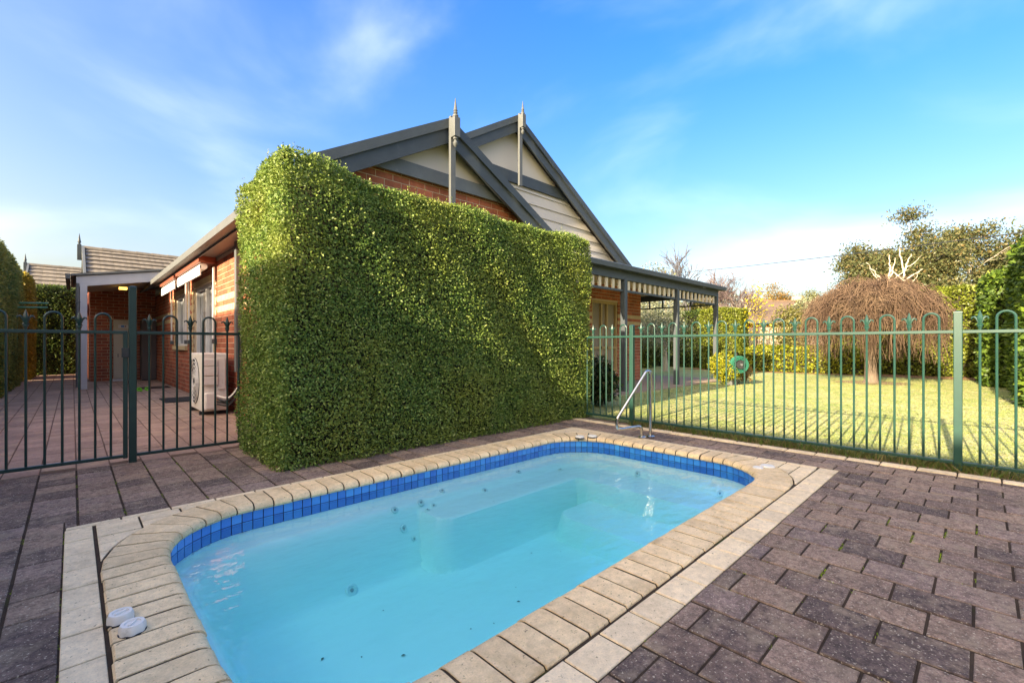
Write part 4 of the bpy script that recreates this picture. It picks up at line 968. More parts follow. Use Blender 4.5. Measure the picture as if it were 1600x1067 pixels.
def window_x(x, a, b, z0, z1, name, frame_mat, mull):                            # opening in the side wall (faces -X)
    w = hp(MB().box(x + 0.10, x + 0.108, a, b, z0, z1), name, 'glass'); fr = 0.055
    for q in ((a, a + fr, z0, z1), (b - fr, b, z0, z1), (a + fr, b - fr, z1 - fr, z1), (a + fr, b - fr, z0, z0 + fr)) + tuple((m - 0.03, m + 0.03, z0 + fr, z1 - fr) for m in mull):
        f = MB().box(x + 0.045, x + 0.0985, q[0], q[1], q[2], q[3]).build('frame', frame_mat); rel_sub(w, f)
    return w
window_x(WX, D0, D1, 0.04, 2.12, 'sliding_door', 'white_paint', ((D0 + D1) / 2, D0 + 0.35))
window_x(WX, W0, W1, 0.98, 2.12, 'side_window', 'white_paint', ((W0 + W1) / 2,))
for a, b, z0 in ((D0, D1, 0.04), (W0, W1, 0.98)):      # cream brick jambs and head course standing proud round each opening
    z = z0; k = 0
    while z < 2.10:
        for s, e in ((a - (0.23 if k % 2 else 0.12), a - 0.004), (b + 0.004, b + (0.23 if k % 2 else 0.12))):
            hp(MB().box(WX - 0.009, WX - 0.0045, s, e, z + 0.005, z + 0.081), 'jamb_brick', 'cream_brick')
        z += 0.086; k += 1
    m = round((b - a) / 0.086); 
    for k in range(m): hp(MB().box(WX - 0.009, WX - 0.0045, a + k * (b - a) / m + 0.005, a + (k + 1) * (b - a) / m - 0.005, 2.125, 2.235), 'lintel_brick', 'cream_brick')
    if z0 > 0.5: hp(MB().box(WX - 0.05, WX + 0.044, a - 0.05, b + 0.05, z0 - 0.09, z0), 'window_sill', 'cream_brick')
# drop-arm awnings over both openings
for a, b in ((8.92, 11.22), (11.50, 13.48)):
    aw = hp(MB().prism([(WX - 0.27, a, 2.36), (WX - 0.27, a, 2.47), (WX - 0.02, a, 2.53), (WX - 0.02, a, 2.36)], (0, b - a, 0)), 'awning_hood', 'awning', 0.006)
    rel_sub(aw, MB().tube([(WX - 0.19, a + 0.04, 2.30), (WX - 0.19, b - 0.04, 2.30)], 0.055, 12).build('blind_roll', 'white_paint', smooth=True))
    rel_sub(aw, MB().box(WX - 0.245, WX - 0.225, a + 0.04, b - 0.04, 2.15, 2.31).build('valance', 'white_paint'))
    for y in (a + 0.03, b - 0.03): rel_sub(aw, MB().box(WX - 0.065, WX - 0.035, y - 0.02, y + 0.02, 1.05, 2.30).build('arm', 'white_paint', bevel=0.004)); rel_sub(aw, MB().box(WX - 0.08, WX - 0.01, y - 0.03, y + 0.03, 1.02, 1.10).build('arm_bracket', 'grey_paint'))
# red-hooded awning on the end of the rear wing
hp(MB().prism([(0.10, 17.6, 1.98), (0.10, 17.6, 2.08), (0.33, 17.6, 2.16), (0.33, 17.6, 1.98)], (0, 1.6, 0)), 'awning_hood', 'awning')
# lean-to porch
PYF = 14.1
hp(MB().box(0.12, 0.24, PYF - 0.06, PYF + 0.06, 0, 2.34), 'porch_post', 'blue_grey', 0.006)
hp(MB().tube([(0.085, PYF - 0.03, 0.05), (0.085, PYF - 0.03, 2.38)], 0.035, 10), 'downpipe', 'grey_paint', smooth=True)
for z in (0.35, 1.2, 1.95): hp(MB().box(0.045, 0.125, PYF - 0.07, PYF + 0.0, z, z + 0.025), 'pipe_clip', 'grey_paint')
hp(MB().prism([(0.06, PYF - 0.05, 2.30), (0.06, PYF - 0.05, 2.53), (1.74, PYF - 0.05, 2.83), (1.74, PYF - 0.05, 2.60)], (0, 0.10, 0)), 'porch_beam', 'blue_grey')
hp(MB().prism([(-0.03, PYF - 0.10, 2.53), (-0.03, PYF - 0.10, 2.575), (1.74, PYF - 0.10, 2.895), (1.74, PYF - 0.10, 2.85)], (0, 2.95, 0)), 'porch_roof', 'grey_paint')
hp(MB().prism([(-0.04, PYF - 0.12, 2.46), (-0.11, PYF - 0.12, 2.46), (-0.12, PYF - 0.12, 2.57), (-0.035, PYF - 0.12, 2.57)], (0, 2.95, 0)), 'porch_gutter', 'grey_paint')
hp(MB().prism([(0.07, PYF + 0.055, 2.385), (0.07, PYF + 0.055, 2.40), (1.735, PYF + 0.055, 2.69), (1.735, PYF + 0.055, 2.675)], (0, 2.70, 0)), 'porch_ceiling', 'cream_paint')
pl = hp(MB().box(0.86, 1.02, 15.35, 15.55, 2.43, 2.49), 'porch_light', 'lamp'); rel_sub(pl, MB().box(0.84, 1.04, 15.33, 15.57, 2.491, 2.515).build('light_base', 'dark_plastic'))
# rear wing roof with tiles
def tiled_slope(root, x0, x1, ye, ze, yr, zr, cols, rows, mat='tile_roof', sub=True):
    tw = (x1 - x0) / cols; dy, dz = (yr - ye) / rows, (zr - ze) / rows; key = ('t', round(tw, 3), rows, mat); L = math.hypot(dy, dz)
    if key not in PM:
        mb = MB(); n = 5; vs = []
        for yy, zz in ((0, 0.055), (L * 1.06, 0.008)):
            for k in range(n): x = -tw / 2 + 0.002 + (tw - 0.004) * k / (n - 1); vs.append((x, yy, zz + 0.004 * (1 if k in (1, 3) else (0.3 if k == 2 else 0))))
        for k in range(n): x = -tw / 2 + 0.002 + (tw - 0.004) * k / (n - 1); vs.append((x, 0, 0.0))
        fs = [(k, k + 1, n + k + 1, n + k) for k in range(n - 1)] + [(2 * n + k, 2 * n + k + 1, k + 1, k) for k in range(n - 1)]
        PM[key] = mb.add(vs, fs).mesh('roof_tile', mat)
    a = math.atan2(dz, dy)
    for r_ in range(rows):
        for c_ in range(cols):
            o = link('roof_tile', PM[key]); o.matrix_basis = Matrix.Translation((x0 + (c_ + 0.5) * tw, ye + r_ * dy, ze + r_ * dz)) @ Matrix.Rotation(a, 4, 'X'); o.parent = root
def wing_roof(parent, x0, x1, ye, ze, yr, zr, cols, rows, is_house):
    base = MB().prism([(x0, ye, ze), (x1, ye, ze), (x1, yr, zr), (x0, yr, zr)], (0, 0, -0.06)).add([], [])
    base.prism([(x0, 2 * yr - ye, ze), (x1, 2 * yr - ye, ze), (x1, yr, zr), (x0, yr, zr)][::-1], (0, 0, -0.06))
    s = base.build('tiled_roof', 'tile_roof', parent)
    root = MB().box(x0, x1, yr - 0.09, yr + 0.09, zr + 0.02, zr + 0.06)
    tiled_slope(s, x0 + 0.02, x1, ye, ze, yr, zr, cols, rows)
    n = max(3, int((x1 - x0) / 0.40))
    for k in range(n):
        a, b = x0 + (x1 - x0) * k / n, x0 + (x1 - x0) * (k + 1) / n + 0.02
        prof = [(-0.14, -0.02), (-0.10, 0.055), (0, 0.085), (0.10, 0.055), (0.14, -0.02)]; q = MB()
        vs = [(a, yr + u_, zr + v_ + 0.012) for u_, v_ in prof] + [(b, yr + u_ * 0.94, zr + v_) for u_, v_ in prof]
        q.add(vs, [(i, i + 1, 6 + i, 5 + i) for i in range(4)] + [(4, 3, 2, 1, 0)]); o = q.build('ridge_tile', 'tile_roof'); o.parent = s
    # barge on the left end, finial at its apex
    b = MB().prism([(x0 - 0.05, ye - 0.05, ze - 0.16), (x0 - 0.05, ye - 0.05, ze + 0.07), (x0 - 0.05, yr, zr + 0.09), (x0 - 0.05, yr, zr - 0.16)], (0.06, 0, 0)).build('barge_board', 'grey_paint'); b.parent = s
    b = MB().prism([(x0 - 0.05, 2 * yr - ye + 0.05, ze - 0.16), (x0 - 0.05, 2 * yr - ye + 0.05, ze + 0.07), (x0 - 0.05, yr + 0.002, zr + 0.09), (x0 - 0.05, yr + 0.002, zr - 0.16)], (0.06, 0, 0)).build('barge_board', 'grey_paint'); b.parent = s
    k = MB().box(x0 - 0.16, x0 - 0.055, yr - 0.06, yr + 0.06, zr - 0.36, zr + 0.10).build('finial_block', 'charcoal', None, bevel=0.005); k.parent = s
    k = MB().lathe([(0.035, 0), (0.05, 0.02), (0.02, 0.05), (0.045, 0.09), (0.03, 0.16), (0.004, 0.36)], (x0 - 0.107, yr, zr + 0.10), 10).build('finial_spike', 'charcoal', None, True); k.parent = s
wing_roof(house, 0.26, 4.0, 16.65, 2.66, 19.5, 4.00, 12, 8, True)
# second wing: the neighbouring unit farther back
nb = empty('neighbouring_unit', (1.5, 26.5, 0)); tag(nb, 'neighbouring unit at far left showing only its grey tiled roof and finial', 'house')
MB().box(-1.0, 5, 24.1, 30, 0, 2.7).build('wall', 'brick', nb); 
nr = MB().prism([(-1.0, 24.1, 2.7), (-1.0, 30, 2.7), (-1.0, 27.0, 4.05)], (0.1, 0, 0)).build('gable_wall', 'cladding', nb)
wing_roof(nb, -1.27, 3.4, 23.9, 2.72, 27.0, 4.24, 12, 8, False)

# ------------------------------------------------------------------ side patio things
ac = empty('air_conditioner', (1.47, 8.08, 0)); tag(ac, 'white outdoor air conditioner unit standing against the side wall', 'air conditioner')
MB().box(1.31, 1.64, 7.66, 8.52, 0.055, 0.88).build('casing', 'white_plastic', ac, bevel=0.018)
for y in (7.78, 8.40): MB().box(1.30, 1.65, y - 0.03, y + 0.03, 0.0, 0.054).build('foot', 'dark_plastic', ac, bevel=0.004)
gr = MB()
for rr in (0.10, 0.16, 0.22, 0.28, 0.33): gr.tube([(1.296, 8.14 + rr * math.cos(a), 0.47 + rr * math.sin(a)) for a in np.linspace(0, 2 * math.pi, 33)], 0.006, 5, False)
for k in range(10): a = k * math.pi / 5; gr.tube([(1.298, 8.14 + 0.05 * math.cos(a), 0.47 + 0.05 * math.sin(a)), (1.298, 8.14 + 0.335 * math.cos(a), 0.47 + 0.335 * math.sin(a))], 0.004, 4, False)
gr.build('fan_grille', 'white_plastic', ac, True)
fanb = MB(); fanb.lathe([(0.34, 0), (0.34, 0.002)], n=32); fanb.v = [(1.3085 - v[2], 8.14 + v[0], 0.47 + v[1]) for v in fanb.v]; fanb.build('fan_opening', 'dark_plastic', ac)
for z0, z1, d in ((0.70, 0.80, 0.030), (0.56, 0.69, 0.035), (0.43, 0.55, 0.038)): MB().box(1.33, 1.50, 7.655 - d, 7.657, z0, z1).build('service_panel', 'white_plastic', ac, bevel=0.01)
MB().box(1.505, 1.60, 7.64, 7.657, 0.36, 0.82).build('side_panel', 'white_plastic', ac, bevel=0.008)
MB().box(1.33, 1.47, 7.57, 7.657, 0.08, 0.33).build('valve_cover', 'white_plastic', ac, bevel=0.03)
dc = empty('pipe_duct', (1.70, 7.36, 0)); tag(dc, 'grey pipe duct on the wall beside the hedge feeding the air conditioner', 'pipe duct')
MB().box(1.655, 1.742, 7.31, 7.41, 0.62, 2.585).build('duct_cover', 'grey_paint', dc, bevel=0.006)
for k, (dx, dz, mt) in enumerate(((0, 0, 'dark_plastic'), (0.02, 0.03, 'dark_plastic'), (-0.02, 0.06, 'dark_plastic'), (0.0, 0.10, 'white_plastic'))):
    MB().tube(arc_path([(1.70 + dx * 0.5, 7.36 + dx, 0.66), (1.70 + dx * 0.5, 7.36 + dx, 0.30 + dz), (1.60 + dx, 7.45, 0.13 + dz), (1.48, 7.56, 0.16 + dz * 1.2)], 0.12, 8), 0.014, 7).build('pipe', mt, dc, True)
cab = empty('utility_cabinet', (1.0, 16.83, 0)); tag(cab, 'tall cream metal cabinet on the brick wall under the porch', 'cabinet')
MB().box(0.82, 1.19, 16.68, 16.888, 0.06, 1.70).build('cabinet_body', 'cabinet', cab, bevel=0.006); MB().box(0.80, 1.21, 16.66, 16.888, 0.0, 0.055).build('plinth', 'white_paint', cab)
for z0, z1 in ((0.09, 0.82), (0.84, 1.67)): MB().box(0.835, 1.175, 16.668, 16.6785, z0, z1).build('cabinet_door', 'cabinet', cab, bevel=0.002)
MB().box(0.90, 0.915, 16.655, 16.667, 0.66, 0.76).build('handle', 'dark_plastic', cab); MB().box(1.02, 1.12, 16.664, 16.6675, 0.13, 0.22).build('vent', 'grey_paint', cab)
MB().box(0.91, 1.14, 16.664, 16.6675, 1.47, 1.56).build('sticker', 'white_paint', cab); MB().box(0.97, 1.04, 16.661, 16.6635, 1.495, 1.54).build('sticker_mark', 'tile', cab); MB().box(1.05, 1.08, 16.661, 16.6635, 1.50, 1.535).build('sticker_mark', 'awning', cab)
cp = empty('cupboard_panel', (1.57, 16.8, 0)); tag(cp, 'dark taupe cupboard standing in the porch corner', 'cupboard')
MB().box(1.40, 1.735, 16.50, 16.885, 0.02, 1.70).build('cupboard_body', 'taupe', cp, bevel=0.006); MB().box(1.405, 1.73, 16.49, 16.4995, 0.03, 1.69).build('cupboard_door', 'taupe', cp); MB().box(1.44, 1.455, 16.475, 16.489, 0.80, 0.92).build('handle', 'grey_paint', cp); MB().box(1.41, 1.725, 16.52, 16.88, 0.0, 0.019).build('plinth', 'dark_plastic', cp)
def mat_thing(x0, x1, y0, y1, label, m):
    t = empty('doormat', ((x0 + x1) / 2, (y0 + y1) / 2, 0)); tag(t, label, 'doormat', 'doormats on the side patio')
    MB().slab([(x0, y0), (x1, y0), (x1, y1), (x0, y1)], 0.0015, 0.014, 0.004).build('pile', m, t); MB().box(x0 + 0.05, x1 - 0.05, y0 + 0.05, y1 - 0.05, 0.0145, 0.018).build('centre_panel', m, t)
mat_thing(1.15, 1.66, 9.75, 10.6, 'black rubber doormat in front of the sliding door', 'mat')
mat_thing(1.02, 1.66, 13.2, 13.75, 'brown doormat nearer the porch cabinet', 'brownmat')
for k, (x, y, rz) in enumerate(((1.05, 12.72, 0.2), (1.19, 12.80, -0.1))):
    t = empty('slipper', (x, y, 0), rz); tag(t, ('left' if k == 0 else 'right') + ' lime green rubber slipper on the pavers by the brown mat', 'slipper', 'lime green slippers')
    q = [(0.045 * math.cos(a) * (1.0 if math.sin(a) > 0 else 0.8), 0.13 * math.sin(a)) for a in np.linspace(0, 2 * math.pi, 15)[:-1]]
    o = MB().slab(q, 0.003, 0.03, 0.006).build('sole', 'lime'); o.parent = t
    o = MB().tube([(-0.045, 0.03, 0.02), (-0.03, 0.04, 0.055), (0, 0.045, 0.068), (0.03, 0.04, 0.055), (0.045, 0.03, 0.02)], 0.014, 6).build('strap', 'lime', None, True); o.parent = t
cl = empty('clothesline', (-1.0, 17.0, 0)); tag(cl, 'green folding clothesline bars sticking out of the left hedge', 'clothesline')
MB().tube([(-1.02, 17.0, 0), (-1.02, 17.0, 2.15)], 0.022, 8).build('post', 'clothes', cl, True)
for dy, dz in ((-0.22, -0.08), (0.22, 0.06)): MB().tube([(-1.02, 17.0 + dy, 2.02 + dz), (-0.46, 17.0 + dy, 2.04 + dz)], 0.022, 8).build('arm', 'clothes', cl, True)
MB().tube([(-1.02, 16.74, 2.0), (-1.02, 17.26, 2.0)], 0.02, 8).build('cross_bar', 'clothes', cl, True)

# ------------------------------------------------------------------ lawn grass and fence-side tufts
def blades(name, label, P, h, w, mat, lean=0.5):
    n = len(P); a = rng.uniform(0, 2 * math.pi, n); s = np.stack([np.cos(a), np.sin(a), np.zeros(n)], 1) * w * rng.uniform(.6, 1.3, n)[:, None]
    hh = h * rng.uniform(0.5, 1.3, n); tip = P + np.stack([rng.normal(0, lean, n) * hh, rng.normal(0, lean, n) * hh, hh], 1)
    V = np.stack([P - s, P + s, tip + s * 0.25, tip - s * 0.25], 1); o = link(name, quads(name, V, rng.beta(2, 2, n), mat)); tag(o, label, 'grass', kind='stuff'); return o
n = 150000; u = rng.random(n); d = 5.2 + (16.5) * u ** 1.5
P = np.stack([5.15 + rng.random(n) ** 1.6 * 14, rng.uniform(-2.2, 5.0, n), np.full(n, 0.003)], 1)
keep = (P[:, 1] < 4.95) & ~((P[:, 0] < 13.5) & (P[:, 1] > 4.9)); P = P[keep]
blades('lawn_grass', 'short sunlit mown grass of the lawn', P, 0.011, 0.006, 'grass_blade', 1.5)
P = np.stack([5.6 + rng.random(170) * 12.5, rng.uniform(-1.2, 4.8, 170), np.full(170, 0.014)], 1)
fl = link('fallen_leaves', quads('fallen_leaves', leaf_quads(P, np.tile(np.array([[0, 0, 1.0]]), (170, 1)), 0.05, spread=0.9) * np.array([1, 1, 0.0]) + np.array([0, 0, 0.016]) + rng.uniform(0, .008, (170, 4, 1)) * np.array([0, 0, 1]), rng.random(170), 'autumn')); tag(fl, 'brown fallen leaves lying loose on the lawn', 'leaves', kind='stuff')
n = 9000; P = np.stack([5.08 + np.abs(rng.normal(0, 0.05, n)) * np.where(rng.random(n) > 0.35, 1, -0.9), rng.uniform(-1.6, 3.1, n), np.full(n, -0.004)], 1)
cl_ = 0.5 + 0.5 * np.sin(P[:, 1] * 7.0) * np.sin(P[:, 1] * 2.3 + 1); P = P[rng.random(len(P)) < 0.35 + 0.65 * cl_]
blades('fence_tufts', 'rough green and dry grass tufts under the lawn fence', P, 0.062, 0.0035, 'tuft_blade', 0.6)

# ------------------------------------------------------------------ trees and shrubs
def grow(base, d0, length, r0, levels, kids, spread, gravity=0.0, taper=0.6, seed=0, segs=4, shrink=0.68, r_end=0.35):
    rg = random.Random(seed); out, tips = [], []
    def br(p, d, L, r, lv):
        path = [p.copy()]; rads = [r]; q = p.copy(); dd = d.copy()
        for i in range(segs):
            dd = (dd + Vector((rg.gauss(0, .10), rg.gauss(0, .10), rg.gauss(0, .07) - gravity * (1 - lv / max(levels, 1))))).normalized(); q = q + dd * (L / segs); path.append(q.copy()); rads.append(r * (1 - (1 - taper) * (i + 1) / segs))
        out.append((path, rads, lv))
        if lv == 0: tips.append((q, dd)); return
        for k in range(kids):
            i = rg.randrange(max(1, segs // 2), segs + 1); o = path[i]; side = Vector((rg.gauss(0, 1), rg.gauss(0, 1), rg.gauss(0, .5))); side = (side - dd * side.dot(dd)).normalized()
            nd_ = (dd + side * spread * rg.uniform(0.5, 1.2) + Vector((0, 0, 0.12))).normalized(); br(o, nd_, L * shrink * rg.uniform(.75, 1.2), rads[i] * 0.62, lv - 1)
    br(Vector(base), Vector(d0).normalized(), length, r0, levels); return out, tips
def branches_mesh(out, mat, name, n0=6, rmin=0.004):
    mb = MB()
    for path, rads, lv in out: mb.tube(path, [max(r, rmin) for r in rads], n0 if lv > 1 else 4, False)
    return mb.mesh(name, mat, True)
def clump_leaves(tips, per, rad, size, droop=0.2, flat=0.8):
    P, N = [], []
    for q, dd in tips:
        p = rng.normal(0, rad, (per, 3)) * np.array([1, 1, flat]) + np.array(q); P.append(p); N.append(nrm(p - np.array(q) + np.array([0, 0, rad * .5])))
    P = np.concatenate(P); return P, leaf_quads(P, np.concatenate(N), size, droop=droop)
def tree(name, label, x, y, H, trunk_frac, r0, mat_b, leaf=None, kids=4, levels=3, spread=0.8, per=30, crad=0.3, lsize=0.1, seed=1, gravity=0.0, cat='tree', group=None, z=0.0, lean=(0, 0), shrink=0.68, rmin=0.006, flat=0.8, twig_mat=None):
    t = empty(name, (x, y, z)); tag(t, label, cat, group)
    L0 = H * trunk_frac; out, tips = grow((x, y, z - 0.05), (lean[0], lean[1], 1), L0, r0, levels, kids, spread, gravity, 0.6, seed, shrink=shrink)
    a = [o for o in out if o[2] == levels]; b = [o for o in out if o[2] != levels]
    rel(t, link('trunk', branches_mesh(a, mat_b, 'trunk', 9))); 
    if twig_mat:
        b2 = [o for o in b if o[2] <= 1]; b = [o for o in b if o[2] > 1]; rel(t, link('twigs', branches_mesh(b2, twig_mat, 'twigs', 4, rmin)))
    if b: rel(t, link('limbs', branches_mesh(b, mat_b, 'limbs', 6, rmin)))
    if leaf:
        P, V = clump_leaves(tips, per, crad, lsize, flat=flat); o = link('crown', quads('crown', V, rng.beta(2, 2, len(P)), leaf)); rel(t, o); tag(o, kind='stuff')
    return t
def shrub(name, label, x, y, r, h, mat, n=2500, size=0.05, cat='shrub', z0=0.0, group=None, lobes=7, core=True):
    t = empty(name, (x, y, 0)); tag(t, label, cat, group); P, N = [], []
    for k in range(lobes):
        a = rng.uniform(0, 6.28); q = rng.uniform(0, 0.55) * r; c = np.array([x + q * math.cos(a), y + q * math.sin(a), z0 + h * rng.uniform(0.42, 0.66)]); rad = np.array([r * rng.uniform(.45, .65), r * rng.uniform(.45, .65), h * rng.uniform(.30, .42)])
        v = nrm(rng.normal(0, 1, (n // lobes, 3))); s = rng.uniform(0.55, 1.05, (len(v), 1)) ** 0.6; P.append(c + v * rad * s); N.append(v)
    P = np.concatenate(P); N = np.concatenate(N); P[:, 2] = np.maximum(P[:, 2], 0.03)
    o = link('foliage', quads('foliage', leaf_quads(P, N, size), rng.beta(2, 2, len(P)), mat)); rel(t, o); tag(o, kind='stuff')
    mb = MB()
    for k in range(7): a = rng.uniform(0, 6.28); q = r * 0.5; mb.tube([(x, y, 0), (x + q * .4 * math.cos(a), y + q * .4 * math.sin(a), z0 + h * .35), (x + q * math.cos(a), y + q * math.sin(a), z0 + h * .7)], [0.02, 0.014, 0.005], 5)
    mb.build('stems', 'bark', t, True); return t
# weeping tree on the lawn
WTX, WTY = 15.2, 2.06
wt = empty('weeping_tree', (WTX, WTY, 0)); tag(wt, 'bare brown weeping tree with a dome of hanging twigs on the lawn', 'tree')
MB().tube([(WTX - .02, WTY, -.05), (WTX, WTY, 0.10), (WTX + .03, WTY + .02, 0.7), (WTX - .02, WTY, 1.3), (WTX + .02, WTY, 1.85)], [0.22, 0.15, 0.125, 0.115, 0.09], 10).build('trunk', 'bark', wt, True)
mb = MB(); mb2 = MB()
for k in range(26):
    a = k * 2.399; e = random.uniform(0.5, 1.05); c, s = math.cos(a), math.sin(a)
    mb2.tube([(WTX, WTY, 1.6 + random.uniform(0, .25)), (WTX + c * e * .35, WTY + s * e * .35, 2.12 + random.uniform(0, .2)), (WTX + c * e * .75, WTY + s * e * .75, 2.36 + random.uniform(-.06, .10)), (WTX + c * e * 1.2, WTY + s * e * 1.2, 2.18 + random.uniform(-.1, .05))], [0.05, 0.035, 0.022, 0.008], 5, False)
for k in range(4300):
    a = random.uniform(0, 2 * math.pi); a += 0.22 * math.sin(9 * a) + 0.1 * math.sin(23 * a); c, s = math.cos(a), math.sin(a); r1 = random.random() ** 0.55 * 1.24; lump = 0.10 * math.sin(3 * a + 1) + 0.07 * math.sin(7 * a)
    top = 2.60 - 0.36 * r1 * r1 + random.gauss(0, .09) + lump * 0.6
    da = random.gauss(0, 0.85) if r1 < 0.95 else random.gauss(0, .5); c2, s2 = math.cos(a + da), math.sin(a + da); ex = random.uniform(0.10, 0.48) * (1 + lump)
    end = (random.uniform(0.70, 1.75) + 0.25 * math.sin(5 * a) if r1 > 0.72 else random.uniform(1.35, 2.25)); end = min(end, top - 0.12)
    x0, y0 = WTX + c * r1, WTY + s * r1; pts = []; pw = random.uniform(1.0, 2.0); up = random.uniform(0, 0.13)
    for j in range(6):
        t = j / 5; rr = ex * (1 - (1 - t) ** 2); z_ = top + up * math.sin(min(1, t * 2.2) * math.pi) - (top - end) * t ** pw
        pts.append((x0 + c2 * rr + random.gauss(0, .05), y0 + s2 * rr + random.gauss(0, .05), max(z_, 0.55) + random.gauss(0, .02)))
    mb.tube(pts, [q * random.choice((0.7, 0.9, 1.0, 1.5)) for q in (0.0068, 0.006, 0.005, 0.0042, 0.0035, 0.0028)], 3, False, random.random() + 1e-3)
for k in range(1300):                                 # tangle of short cross twigs over the dome
    a = random.uniform(0, 2 * math.pi); r1 = random.random() ** 0.5 * 1.45; zt = 2.66 - 0.40 * r1 * r1 - random.random() ** 2 * 0.5; b_ = random.uniform(0, 6.28); L = random.uniform(0.15, 0.5)
    p = Vector((WTX + r1 * math.cos(a), WTY + r1 * math.sin(a), zt)); d_ = Vector((math.cos(b_), math.sin(b_), random.uniform(-.7, .35)))
    mb.tube([p, p + d_ * L * 0.5 + Vector((0, 0, .03)), p + d_ * L - Vector((0, 0, .03))], [0.006, 0.005, 0.003], 3, False, random.random() + 1e-3)
mb2.build('limbs', 'bark', wt, True); tag(mb.build('hanging_twigs', 'twig', wt), kind='stuff')
# hedges of the back garden
hedge('laurel_hedge', 'nearer tall glossy large-leaved hedge at the right edge', 10.5, 15.4, -2.6, -0.46, 2.92, 'laurel', 'xXYZ', 620, 0.12, 0.3, 0.10, 0.09, 1.5, 60, core_in=0.2, hfun=lambda x, y: 1.0 + 0.02 * np.sin(x * 2))
hedge('laurel_hedge', 'farther part of the glossy hedge meeting the back hedge', 15.5, 19.5, -2.4, 0.02, 2.80, 'laurel', 'xYZ', 620, 0.115, 0.3, 0.10, 0.09, 1.7, 50, core_in=0.2)
hedge('back_hedge', 'sunlit yellow-green hedge behind the weeping tree', 19.6, 20.6, -0.9, 4.0, 2.78, 'bright_hedge', 'xYZ', 900, 0.085, 0.2, 0.08, 0.08, 1.8, 50)
hedge('dark_back_hedge', 'dark hedge behind the olive tree seen through the verandah', 19.7, 20.9, 8.2, 13.0, 2.5, 'dark_hedge', 'xyZ', 700, 0.09, 0.2, 0.08, 0.08, 1.8)
hedge('clipped_garden_hedge', 'sunlit clipped block of hedge right of the verandah', 18.6, 19.6, 6.55, 8.2, 2.45, 'bright_hedge', 'xXyZ', 1500, 0.065, 0.15, 0.06, 0.05, 1.8)
hedge('low_hedge', 'low hedge with yellow leaves along the back of the lawn', 18.7, 19.3, 2.6, 6.5, 0.95, 'yellow_shrub', 'xyYZ', 900, 0.085, 0.18, 0.08, 0.08, 3.5)
hedge('olive_side_hedge', 'bright low hedge left of the olive tree trunk', 17.5, 18.4, 10.0, 13.0, 1.3, 'bright_hedge', 'xyZ', 800, 0.08, 0.2, 0.08, 0.07, 2.5)
# back fence of pale palings and the timber screen
bf = empty('paling_fence', (21.2, 4, 0)); tag(bf, 'pale timber paling fence behind the garden hedges', 'fence')
pm = MB().box(-0.01, 0.01, -0.07, 0.07, 0, 1.75).mesh('paling', 'paling')
for k in range(96): link('paling', pm, bf, (0, -8.0 + k * 0.152, 0), (0, 0, random.uniform(-.02, .02)))
for z in (0.35, 1.4): o = MB().box(0.012, 0.05, -8.1, 6.6, z, z + 0.08).build('rail', 'paling'); o.parent = bf
# shrubs
shrub('yellow_green_shrub', 'round yellow-green shrub in front of the verandah posts', 11.9, 4.55, 0.52, 0.80, 'yellow_shrub', 4200, 0.06)
shrub('dark_leafy_shrub', 'dark leafy shrub between the pool fence and the verandah', 6.15, 4.30, 0.42, 0.78, 'dark_shrub', 2600, 0.07)
shrub('dark_leafy_shrub', 'dark leafy shrub close to the end of the big hedge', 5.62, 4.55, 0.34, 0.60, 'dark_shrub', 1600, 0.07)
shrub('flowering_climber', 'climbing shrub with yellow flowers on top beside the clipped garden hedge', 18.9, 6.05, 0.65, 2.9, 'yellow_flower', 420, 0.085, z0=0.6, lobes=5)
shrub('garden_shrub', 'olive green shrub between the climber and the weeping tree', 19.6, 5.0, 0.9, 2.5, 'olivegreen', 3600, 0.09)
shrub('garden_shrub', 'small reddish shrub beside the hose reel', 12.4, 4.25, 0.28, 0.55, 'autumn', 700, 0.05)
shrub('bare_stem_shrub', 'pale shrub under the yellow climber against the fence', 19.4, 6.2, 0.55, 1.7, 'olive', 700, 0.08)
tree('olive_tree', 'silver-leaved olive tree seen through the verandah posts', 16.2, 8.4, 3.3, 0.36, 0.12, 'white_bark', 'olive', 4, 3, 0.85, 70, 0.34, 0.075, 5)
shrub('silver_shrub', 'silvery upright shrub rising above the verandah roof', 17.6, 10.4, 1.9, 4.4, 'olive', 9000, 0.10, lobes=12)
# hose reel
hr = empty('hose_reel', (11.85, 4.25, 0)); tag(hr, 'green garden hose wound on a reel at the edge of the lawn', 'hose reel')
MB().box(11.82, 11.88, 4.235, 4.295, 0, 0.80).build('post', 'dark_plastic', hr, bevel=0.004)
rl = MB(); fwd = Vector((-0.72, -0.69, 0)); sidev = Vector((0.69, -0.72, 0)); cc = Vector((11.85, 4.25, 0.52)) + fwd * 0.12
for k in range(7):
    for rr in (0.13, 0.165, 0.195): rl.tube([cc + fwd * (-0.07 + k * 0.024) + sidev * (rr + 0.004 * (k % 2)) * math.cos(a) + Vector((0, 0, (rr + 0.004 * (k % 2)) * math.sin(a))) for a in np.linspace(0, 2 * math.pi, 25)], 0.0125, 6, False)
rl.build('hose', 'hose', hr, True)
MB().tube([cc - fwd * 0.12, cc + fwd * 0.12], 0.105, 16).build('drum', 'dark_plastic', hr, True); MB().tube([cc + fwd * 0.121, cc + fwd * 0.16], 0.03, 8).build('hub', 'grey_paint', hr, True)
MB().box(11.70, 11.815, 4.30, 4.42, 0.0, 0.62).build('bracket_box', 'grey_paint', hr)

# ------------------------------------------------------------------ beyond the garden
def far(lat, d): return at(lat, d)
def lat(px): return (px - 800) / 711
